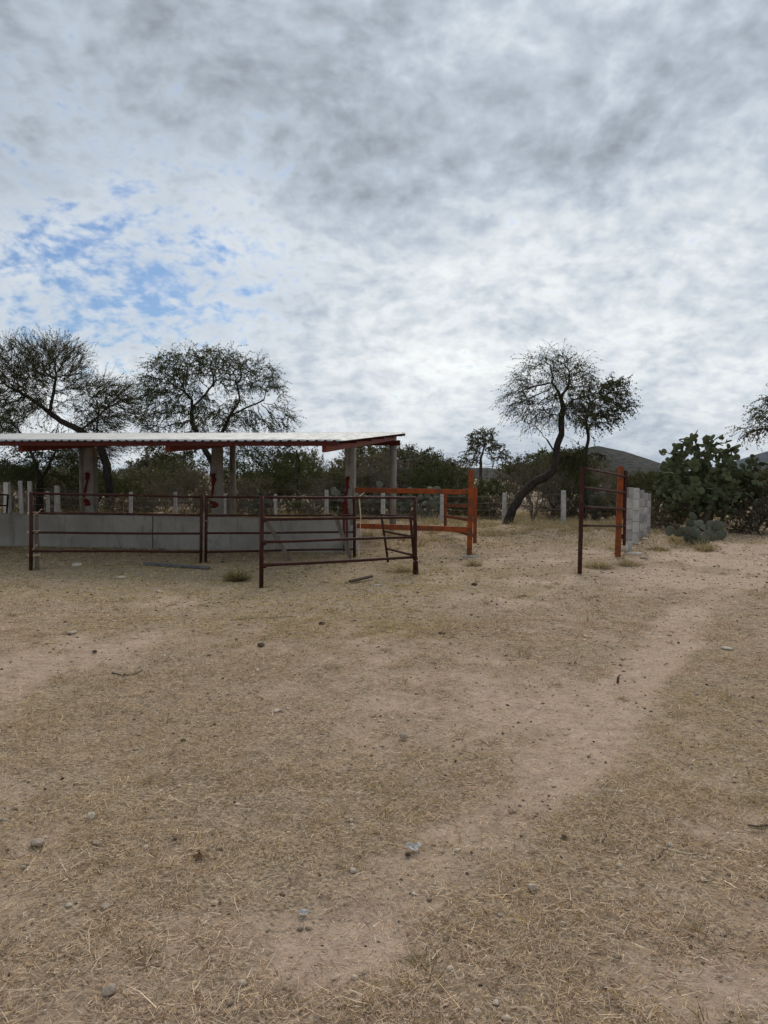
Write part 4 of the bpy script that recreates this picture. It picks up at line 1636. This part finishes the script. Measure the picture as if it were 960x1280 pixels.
# ------------------------------------------------------------------ stones and litter
def rock_geo(size, seed, flat=0.6, sub=2, jag=0.35):
    rr = random.Random(seed)
    bm = bmesh.new()
    bmesh.ops.create_icosphere(bm, subdivisions=sub, radius=1.0)
    pl = [(Vector((rr.gauss(0, 1), rr.gauss(0, 1), rr.gauss(0, 1))).normalized(), rr.uniform(0.55, 0.9)) for _ in range(9)]
    el = Vector((rr.uniform(0.8, 1.25), rr.uniform(0.7, 1.1), flat))
    for v in bm.verts:
        p = v.co.copy()
        for n, dd in pl:
            s = p.dot(n)
            if s > dd:
                p -= n * (s - dd) * 0.9
        p *= 1 + rr.uniform(-0.05, 0.05) * jag * 2
        v.co = Vector((p.x * el.x, p.y * el.y, p.z * el.z)) * size
    return bm


def stone(px, py, wpx, mat, label, cat='stone', name='stone', flat=0.6, seed=0, sink=0.45, group='loose stones', el=None):
    b = gp(px, py)
    size = wpx / F * (b - Vector((0, 0, CAM_H))).length / 2
    bm = rock_geo(size, seed + int(px), flat)
    rz = Matrix.Rotation(random.Random(seed + px).uniform(0, 6.28), 3, 'Z')
    for v in bm.verts:
        q = rz @ v.co
        if el:
            q = Vector((q.x * el[0], q.y * el[1], q.z))
        v.co = q + b + Vector((0, 0, size * flat * (1 - sink)))
    o = from_bm(name, bm, mat, None, origin=b)
    tag(o, label, cat, group)
    return o


stone(97, 710, 15, M_STONE, 'pale angular stone in the grass by the left pipe panel', flat=0.55)
stone(151, 723, 14, M_STONE, 'thin flat pale stone in the grass before the left pipe panel', flat=0.25)
stone(199, 742, 9, M_STONE, 'small pale stone between the left pipe panel and the bare earth', flat=0.45)
stone(90, 791, 13, M_STONED, 'flat brownish stone half sunk in bare earth', flat=0.3)
stone(346, 887, 10, M_STONE, 'white chip of stone lying on the open ground', flat=0.5)
stone(359, 884, 6, M_STONE, 'tiny pale stone next to the white stone chip', flat=0.6)
stone(505, 919, 11, M_STONED, 'grey angular stone standing out of dry grass', flat=0.8, sink=0.1)
stone(114, 1019, 11, M_STONE, 'rounded pale stone in the dry turf', flat=0.75)
stone(47, 1052, 14, M_STONED, 'brown flat-topped stone sunk in the dry turf', flat=0.55)
stone(120, 1052, 9, M_STONED, 'small buff stone near the brown flat-topped stone', flat=0.5)
stone(666, 1109, 10, M_STONE, 'pale rounded stone at the edge of the worn track', flat=0.85, sink=0.1)
stone(136, 1238, 15, M_STONED, 'oval buff stone half covered in straw', flat=0.7)
stone(132, 1128, 13, M_STONED, 'low buff stone with a smaller one touching it', flat=0.4)
stone(86, 1129, 7, M_STONE, 'small whitish stone in trampled straw', flat=0.6)
stone(620, 1247, 10, M_STONE, 'small cream stone in thin straw beside the track', flat=0.6)
stone(838, 1055, 9, M_STONE, 'small pale stone near the fallen twig', flat=0.6)
stone(908, 810, 15, M_STONE, 'flat pale stone in the worn grass right of the track', flat=0.25)
stone(827, 749, 7, M_STONED, 'dark stone on the bare yard', flat=0.7)
stone(781, 692, 12, M_STONE, 'pale boulder leaning on the foot of the orange gate post', flat=1.1, sink=0.1)
stone(793, 693, 17, M_STONE, 'long pale slab of rubble below the block columns', flat=0.25, el=(1.2, 0.7))
stone(805, 699, 10, M_STONED, 'broken brown rubble stone below the block columns', flat=0.4)
stone(797, 681, 9, M_STONE, 'flat pale stone at the foot of the smooth column', flat=0.3)
stone(806, 676, 9, M_STONE, 'flat pale stone between the far block columns', flat=0.3)
stone(327, 807, 12, M_DUNG, 'dark dry dung heap on the bare earth', 'dung', 'dung', 0.35, group='dry dung')
stone(402, 782, 8, M_DUNG, 'small black dung lump near the pipe gates', 'dung', 'dung', 0.55, group='dry dung')
stone(552, 793, 13, M_DUNG, 'wide flat dark dung patch in the dry grass', 'dung', 'dung', 0.22, group='dry dung')
stone(593, 733, 9, M_DUNG, 'dark dung lump on the ground before the entrance', 'dung', 'dung', 0.4, group='dry dung')
stone(229, 926, 6, M_DUNG, 'tiny black dung pellet on the turf', 'dung', 'dung', 0.6, group='dry dung')
stone(118, 814, 6, M_DUNG, 'tiny black lump on bare earth near the flat brownish stone', 'dung', 'dung', 0.6, group='dry dung')
stone(705, 1045, 9, M_DUNG, 'dark lump in the middle of the worn track', 'dung', 'dung', 0.5, group='dry dung')


def sheetlet(name, px, py, wpx, mat, label, cat, seed, asp=0.6, curl=0.35):
    """crumpled scrap lying on the ground"""
    b = gp(px, py)
    s = wpx / F * (b - Vector((0, 0, CAM_H))).length
    rr = random.Random(seed)
    bm = bmesh.new()
    n, rg_ = 13, 4
    cv = bm.verts.new(b + Vector((0, 0, 0.008 + s * curl * 0.3)))
    out_r = [rr.uniform(0.55, 1.15) for _ in range(n)]
    prev = None
    for j in range(1, rg_ + 1):
        row = []
        for i in range(n):
            a = i / n * 6.283 + 0.1 * j
            r = 0.5 * s * out_r[i] * j / rg_
            z = s * curl * rr.uniform(0.0, 0.75)
            row.append(bm.verts.new(b + Vector((math.cos(a) * r, math.sin(a) * r * asp * 1.6, 0.005 + z))))
        for i in range(n):
            i2 = (i + 1) % n
            if prev is None:
                bm.faces.new((cv, row[i], row[i2]))
            else:
                bm.faces.new((prev[i], row[i], row[i2], prev[i2]))
        prev = row
    bmesh.ops.solidify(bm, geom=bm.faces[:], thickness=0.0015)
    o = from_bm(name, bm, mat, None, origin=b)
    tag(o, label, cat)


sheetlet('plastic_scrap', 517, 1057, 18, M_PAPER, 'crumpled grey and white plastic scrap at the edge of the track', 'litter', 2)
stone(510, 1064, 9, M_DUNG, 'dark lump under the crumpled plastic scrap', 'dung', 'dung', 0.45, group='dry dung')
sheetlet('paper_scrap', 380, 1139, 14, M_PAPER, 'small white paper scrap in the dry turf', 'litter', 5, 0.45, 0.25)
sheetlet('paper_scrap', 472, 734, 12, M_PAPER, 'thin white scrap beside the dark plank', 'litter', 7, 0.7, 0.1)
sheetlet('dry_leaf', 249, 1070, 15, mat_stone('red_leaf', (0.34, 0.21, 0.11), (0.42, 0.28, 0.16)), 'curled reddish dry leaf on the turf', 'leaf', 9, 0.6, 0.5)


def stick(name, pts, r, mat, label, cat, side=None):
    P = []
    for (x, y) in pts:
        P.append(gp(x, y) + Vector((0, 0, (r if not hasattr(r, '__len__') else max(r)) * 0.8)))
    tag(tube(name, P, r, mat, None, 7), label, cat)


a, c = gp(181, 708), gp(262, 714)
bmx = beam('grey_pole', a + Vector((0, 0, .035)), c + Vector((0, 0, .03)), 0.07, 0.045, M_GREYM, None, 0.006, origin=a)
tag(bmx, 'grey metal pole lying in the grass behind the pipe panels', 'pole')
a, c = gp(437, 731), gp(465, 726)
bmx = beam('dark_plank', a + Vector((0, 0, .035)), c + Vector((0, 0, .05)), 0.06, 0.035, M_DWOOD, None, 0.01, origin=a)
tag(bmx, 'short dark charred plank lying before the near gate', 'plank')
stick('fallen_twig', [(821, 1057), (838, 1061), (860, 1065), (872, 1064)], [0.005, 0.005, 0.004, 0.003], M_TWINE, 'pale bare twig lying on bare soil', 'twig')
stick('fallen_twig', [(824, 1072), (828, 1062), (835, 1060)], 0.005, M_WOOD, 'short grey twig crossing the pale twig', 'twig')
stick('fallen_twig', [(140, 840), (155, 844), (170, 842), (178, 836)], [0.007, 0.007, 0.006, 0.004], M_DWOOD, 'dark curved twig lying on bare earth', 'twig')
stick('fallen_twig', [(752, 1052), (758, 1043), (764, 1030), (765, 1026)], 0.003, M_DWOOD, 'thin dark twig lying along the track', 'twig')
stick('fallen_twig', [(288, 777), (310, 776), (340, 774), (366, 772)], 0.005, M_WOOD, 'long thin stick lying across the dry grass', 'twig')
stick('fallen_twig', [(1015 - 80, 1029), (948, 1031), (962, 1030)], 0.004, M_DWOOD, 'dark twig lying by the right side of the track', 'twig')
b = gp(772, 848)
o = tube('upright_stub', [b - Vector((0, 0, .03)), b + Vector((.004, 0, .03)), b + Vector((.014, 0, .052))], [0.011, 0.010, 0.004], M_DWOOD, None, 7)
tag(o, 'short dark stub sticking out of the worn track', 'stub')

# ------------------------------------------------------------------ grass, straw, pebbles
def blades(x, y, z, az, pitch, L, Wd, curve, col, seg):
    """blade strips; returns V, F, C"""
    n = len(x)
    d = np.stack([np.cos(az) * np.cos(pitch), np.sin(az) * np.cos(pitch), np.sin(pitch)], 1)
    rl = RNG.normal(0, 0.7, n)
    s0 = np.stack([-np.sin(az), np.cos(az), np.zeros(n)], 1)
    up = np.cross(d, s0)
    side = s0 * np.cos(rl)[:, None] + up * np.sin(rl)[:, None]
    base = np.stack([x, y, z], 1)
    rows = []
    for i in range(seg + 1):
        t = i / seg
        c = base + d * (L * t)[:, None]
        c = c + side * 0 + np.stack([np.cos(az + 1.57), np.sin(az + 1.57), np.zeros(n)], 1) * (curve * L * t * t)[:, None]
        c[:, 2] -= (np.abs(curve) * L * t * t * np.maximum(np.sin(pitch), 0))
        w = Wd * (1 - 0.75 * t)
        if i == seg:
            rows += [c]
        else:
            rows += [c - side * w[:, None], c + side * w[:, None]]
    V = np.stack(rows, 1)
    k = V.shape[1]
    b = np.arange(n)[:, None] * k
    quads = [np.concatenate([b + 2 * i, b + 2 * i + 1, b + 2 * i + 3, b + 2 * i + 2], 1) for i in range(seg - 1)]
    tri = np.concatenate([b + 2 * (seg - 1), b + 2 * (seg - 1) + 1, b + 2 * seg], 1)
    F_ = ([np.concatenate(quads)] if quads else []) + [tri]
    return V.reshape(-1, 3), F_, np.repeat(col, k, 0)


def straw_col(n, x, y, green=0.12):
    t = RNG.random((n, 1))
    pale = np.array([0.76, 0.635, 0.475])
    tan = np.array([0.57, 0.43, 0.275])
    brown = np.array([0.23, 0.16, 0.10])
    grey = np.array([0.54, 0.455, 0.36])
    olive = np.array([0.36, 0.285, 0.12])
    u = RNG.random(n)
    patch = fbm(x * 0.8, y * 0.8, 77, 3)
    c = np.where((u < 0.26)[:, None], pale, tan)
    c = np.where((u > 0.52)[:, None], grey, c)
    c = np.where((u > 0.78)[:, None], brown, c)
    g = RNG.random(n) < green * np.clip((patch - 0.35) * 5, 0, 2.2)
    c = np.where(g[:, None], olive, c)
    yel = np.clip((fbm(x * 0.5, y * 0.5, 83, 3) - 0.45) * 3, 0, 1)[:, None] * np.clip((y - 2.5) / 5, 0.3, 0.8)[:, None]
    yel = np.clip(yel + ((y > 9.0) & (y < 16) & (x < 2))[:, None] * 0.7, 0, 1)
    c = c * (1 - yel * np.array([0.16, 0.12, 0.38]))
    return c * np.array([1.07, 1.01, 0.985]) * (0.7 + 0.65 * t)


def scatter(n, y0, y1, kx, kc, L, Wd, seg, lie, dmin, green=0.12, ypow=1.0, hscale=None):
    v = RNG.random(n) ** ypow
    y = y0 + (y1 - y0) * v
    x = (RNG.random(n) * 2 - 1) * (kx * y + kc)
    b = bare(x, y)
    cl = fbm(x * 3.2, y * 3.2, 201, 3)
    cl2 = fbm(x * 11, y * 11, 211, 2)
    p = np.clip((1 - b) * 1.1, 0, 1) * np.clip((cl - 0.22) * 3.0, 0.3, 1) * np.clip((cl2 - 0.15) * 2.5, 0.35, 1)
    p = np.maximum(p, dmin)
    keep = RNG.random(n) < p
    x, y = x[keep], y[keep]
    n = len(x)
    # keep clear of the trough and solid posts
    z = hgt(x, y) - 0.012 * b[keep] + RNG.random(n) ** 2 * 0.012 - 0.002
    az = RNG.random(n) * 6.283
    up = (RNG.random(n) < (1 - lie) * np.clip((cl[keep] - 0.35) * 4, 0.1, 1.6))
    pitch = np.where(up, RNG.uniform(0.35, 1.3, n), np.abs(RNG.normal(0, 0.16, n)))
    Ln = L * np.exp(RNG.normal(0, 0.45, n)) * np.where(up, 0.75, 1.0)
    Wn = Wd * RNG.uniform(0.6, 1.5, n)
    cv = RNG.normal(0, 0.35, n)
    return blades(x, y, z, az, pitch, Ln, Wn, cv, straw_col(n, x, y, green), seg)


def tuft_blades(cx, cy, nb, R, H, Wd, col, rng, spread=0.55):
    a = rng.random(nb) * 6.283
    r = rng.random(nb) ** 0.7 * R
    x, y = cx + np.cos(a) * r * 0.55, cy + np.sin(a) * r * 0.55
    az = a + rng.normal(0, 0.5, nb)
    pitch = np.clip(1.45 - r / R * spread * 1.6 - np.abs(rng.normal(0, 0.18, nb)), 0.1, 1.5)
    L = H * rng.uniform(0.5, 1.15, nb)
    c = col[rng.integers(0, len(col), nb)] * rng.uniform(0.7, 1.25, (nb, 1))
    return blades(x, y, hgt(x, y) - 0.01, az, pitch, L, np.full(nb, Wd) * rng.uniform(.6, 1.4, nb), rng.normal(0, 0.35, nb), c, 2)


def join(parts):
    V, F3, F4, C, c = [], [], [], [], 0
    for v, fs, cc in parts:
        V.append(v)
        C.append(cc)
        for f in fs:
            (F3 if f.shape[1] == 3 else F4).append(f + c)
        c += len(v)
    return np.concatenate(V), [np.concatenate(f) for f in (F4, F3) if f], np.concatenate(C)


parts = [scatter(900000, 1.3, 8.0, 0.62, 0.9, 0.026, 0.0011, 1, 0.86, 0.22),
         scatter(165000, 1.3, 8.0, 0.62, 0.9, 0.048, 0.0011, 2, 0.80, 0.08),
         scatter(30000, 1.3, 9.0, 0.66, 0.6, 0.07, 0.0014, 2, 0.75, 0.05, 0.2),
         scatter(420000, 7.0, 18.0, 0.64, 0.8, 0.045, 0.0024, 1, 0.55, 0.13),
         scatter(170000, 16.0, 34.0, 0.66, 0.8, 0.10, 0.0055, 1, 0.45, 0.03)]
V, Fs, C = join(parts)
tag(mesh_np('dry_grass', V, Fs, M_GRASS, cols={'tint': C}), 'short trampled dry grass and straw covering the yard', 'grass', kind='stuff')

# clumps of taller dry grass
TAN = np.array([[0.44, 0.34, 0.19], [0.54, 0.43, 0.25], [0.34, 0.26, 0.145], [0.30, 0.255, 0.115]])
OLV = np.array([[0.20, 0.165, 0.065], [0.26, 0.20, 0.085], [0.15, 0.125, 0.055], [0.30, 0.235, 0.12]])
rng = np.random.default_rng(5)
parts = []
# small tufts all over the near yard
n = 2600
yy = 1.6 + rng.random(n) ** 0.75 * 14
xx = (rng.random(n) * 2 - 1) * (0.66 * yy + 0.6)
bb = bare(xx, yy)
cc = fbm(xx * 0.9, yy * 0.9, 222, 3)
for x, y, b_, c_ in zip(xx, yy, bb, cc):
    if rng.random() < (1 - b_) * np.clip((c_ - 0.35) * 4, 0.05, 1):
        s = rng.uniform(0.5, 1.3) if rng.random() < 0.86 else rng.uniform(1.3, 2.1)
        parts.append(tuft_blades(x, y, int(rng.uniform(14, 42)), 0.055 * s, 0.075 * s, 0.0013 + 0.00012 * y, TAN if rng.random() < 0.55 else OLV, rng, 0.9))
# tall growth round the fence, the entrance and under the shed end
n = 3400
yy = rng.uniform(15.6, 31, n)
xx = (rng.random(n) * 2 - 1) * (0.6 * yy)
c2 = fbm(xx * 0.55, yy * 0.55, 232, 3)
for x, y, c_ in zip(xx, yy, c2):
    ok = (x > -1.2 or y > 23.3)
    lane = (1.7 < x < 4.6 and y < 18.5) or (x > 7.3 + (y - 16) * 0.25 and y < 21)
    if ok and not lane and rng.random() < np.clip((c_ - 0.36) * 4, 0.10, 1):
        hh = rng.uniform(0.16, 0.42) * (1.25 if y > 22 else 0.8)
        parts.append(tuft_blades(x, y, int(rng.uniform(26, 48)), 0.2, hh, 0.006, TAN, rng, 0.5))
for i in range(230):
    q = sp(rng.uniform(-0.1, 12.3), -0.34 - abs(rng.normal(0, 0.10)), 0)
    parts.append(tuft_blades(q.x, q.y, int(rng.uniform(10, 30)), 0.09, rng.uniform(0.05, 0.15), 0.0035, TAN if rng.random() < 0.6 else OLV, rng, 0.8))
for q in (a0, c0, d0, e0, g0, h0, r0, s0, u0, stk0, sp(0, 6.6, 0)):
    for i in range(7):
        parts.append(tuft_blades(q.x + rng.normal(0, 0.09), q.y + rng.normal(0, 0.07), int(rng.uniform(10, 24)), 0.07, rng.uniform(0.04, 0.12), 0.003, TAN if rng.random() < 0.5 else OLV, rng, 0.9))
for px, py in ((784, 689), (793, 681), (800, 675), (805, 671), (810, 668)):
    q = gp0(px, py)
    for i in range(9):
        parts.append(tuft_blades(q.x + rng.normal(0, 0.18), q.y - 0.12 + rng.normal(0, 0.1), int(rng.uniform(12, 26)), 0.09, rng.uniform(0.06, 0.18), 0.004, TAN, rng, 0.9))
V, Fs, C = join(parts)
tag(mesh_np('tall_dry_grass', V, Fs, M_GRASS, cols={'tint': C}), 'tufts of taller straw-coloured grass by the fence and in the yard', 'grass', kind='stuff')

for px, py, R, H, nb, cols, lb in ((296, 727, 0.20, 0.24, 520, OLV, 'thick olive-brown grass tuft left of the near gate post'),
                                   (592, 708, 0.16, 0.20, 220, TAN, 'thin straw tuft in front of the orange fence post'),
                                   (503, 716, 0.26, 0.20, 330, TAN, 'straw tuft at the right post of the near gate'),
                                   (748, 710, 0.34, 0.22, 420, TAN, 'yellow straw clump under the open dark red gate leaf'),
                                   (785, 707, 0.26, 0.20, 300, TAN, 'straw clump in front of the pale boulder'),
                                   (822, 688, 0.34, 0.14, 420, OLV, 'low dark grass clump right of the block columns'),
                                   (880, 688, 0.22, 0.32, 260, TAN, 'upright straw tuft in front of the small prickly pear'),
                                   (846, 678, 0.3, 0.30, 260, TAN, 'upright straw tuft beside the small prickly pear')):
    g = gp(px, py)
    v, fs, c = tuft_blades(g.x, g.y, nb, R, H * 1.15, 0.0045, cols, rng, 0.5 if H > 0.23 else 0.75)
    tag(mesh_np('grass_tuft', v, fs, M_GRASS, origin=g, cols={'tint': c}), lb, 'grass tuft', 'grass tufts')

# pebbles and crumbs of earth
def pebbles(n, y0, y1, size, seed, cols, name, label, gr=22):
    r = np.random.default_rng(seed)
    y = y0 + (y1 - y0) * r.random(n) ** 1.2
    x = (r.random(n) * 2 - 1) * (0.66 * y + 0.6)
    t = (1 + 5 ** 0.5) / 2
    ico = np.array([[-1, t, 0], [1, t, 0], [-1, -t, 0], [1, -t, 0], [0, -1, t], [0, 1, t], [0, -1, -t], [0, 1, -t], [t, 0, -1], [t, 0, 1], [-t, 0, -1], [-t, 0, 1]]) / 1.9
    fc = np.array([[0, 11, 5], [0, 5, 1], [0, 1, 7], [0, 7, 10], [0, 10, 11], [1, 5, 9], [5, 11, 4], [11, 10, 2], [10, 7, 6], [7, 1, 8], [3, 9, 4], [3, 4, 2], [3, 2, 6], [3, 6, 8], [3, 8, 9], [4, 9, 5], [2, 4, 11], [6, 2, 10], [8, 6, 7], [9, 8, 1]])
    s = np.minimum(size * np.exp(r.normal(0, 0.5, n)), size * 2.6) * (0.8 + y / gr)
    V = ico[None] * r.uniform(0.7, 1.3, (n, 12, 1)) * s[:, None, None] * np.stack([r.uniform(.8, 1.4, n), r.uniform(.8, 1.4, n), r.uniform(.4, .8, n)], 1)[:, None]
    a = r.random(n) * 6.283
    ca, sa = np.cos(a)[:, None], np.sin(a)[:, None]
    X = V[..., 0] * ca - V[..., 1] * sa
    Yv = V[..., 0] * sa + V[..., 1] * ca
    z = hgt(x, y) - 0.012 * bare(x, y)
    V = np.stack([X + x[:, None], Yv + y[:, None], V[..., 2] + z[:, None] + s[:, None] * 0.25], -1)
    Fc = (np.arange(n)[:, None, None] * 12 + fc[None]).reshape(-1, 3)
    c = cols[r.integers(0, len(cols), n)] * r.uniform(0.75, 1.25, (n, 1))
    tag(mesh_np(name, V.reshape(-1, 3), [Fc], M_PEB, cols={'tint': np.repeat(c, 12, 0)}), label, 'gravel', kind='stuff')


pebbles(9000, 1.4, 22, 0.0048, 41, np.array([[0.42, 0.34, 0.26], [0.50, 0.42, 0.33], [0.30, 0.23, 0.17], [0.36, 0.29, 0.22]]), 'gravel', 'small pale pebbles strewn over the yard', 11)
pebbles(9500, 1.4, 22, 0.0023, 43, np.array([[0.14, 0.105, 0.07], [0.20, 0.15, 0.105], [0.085, 0.062, 0.043]]), 'dark_crumbs', 'small dark crumbs of earth and dung strewn over the yard', 4.2)

# ------------------------------------------------------------------ the air between here and the hills
m, k, out = mat_new('thin_haze')
pv = k.n('ShaderNodeVolumePrincipled')
pv.inputs['Color'].default_value = (0.80, 0.88, 1.0, 1)
pv.inputs['Density'].default_value = 0.00005
k.t.links.new(pv.outputs[0], out.inputs['Volume'])
bm = bmesh.new()
bmesh.ops.create_cube(bm, size=1.0)
for v in bm.verts:
    v.co = Vector((v.co.x * 12600, 2700 + v.co.y * 6700, 120 + v.co.z * 250))
o = from_bm('haze', bm, m)
tag(o, 'thin pale haze over the plain and hills', 'haze', kind='stuff')
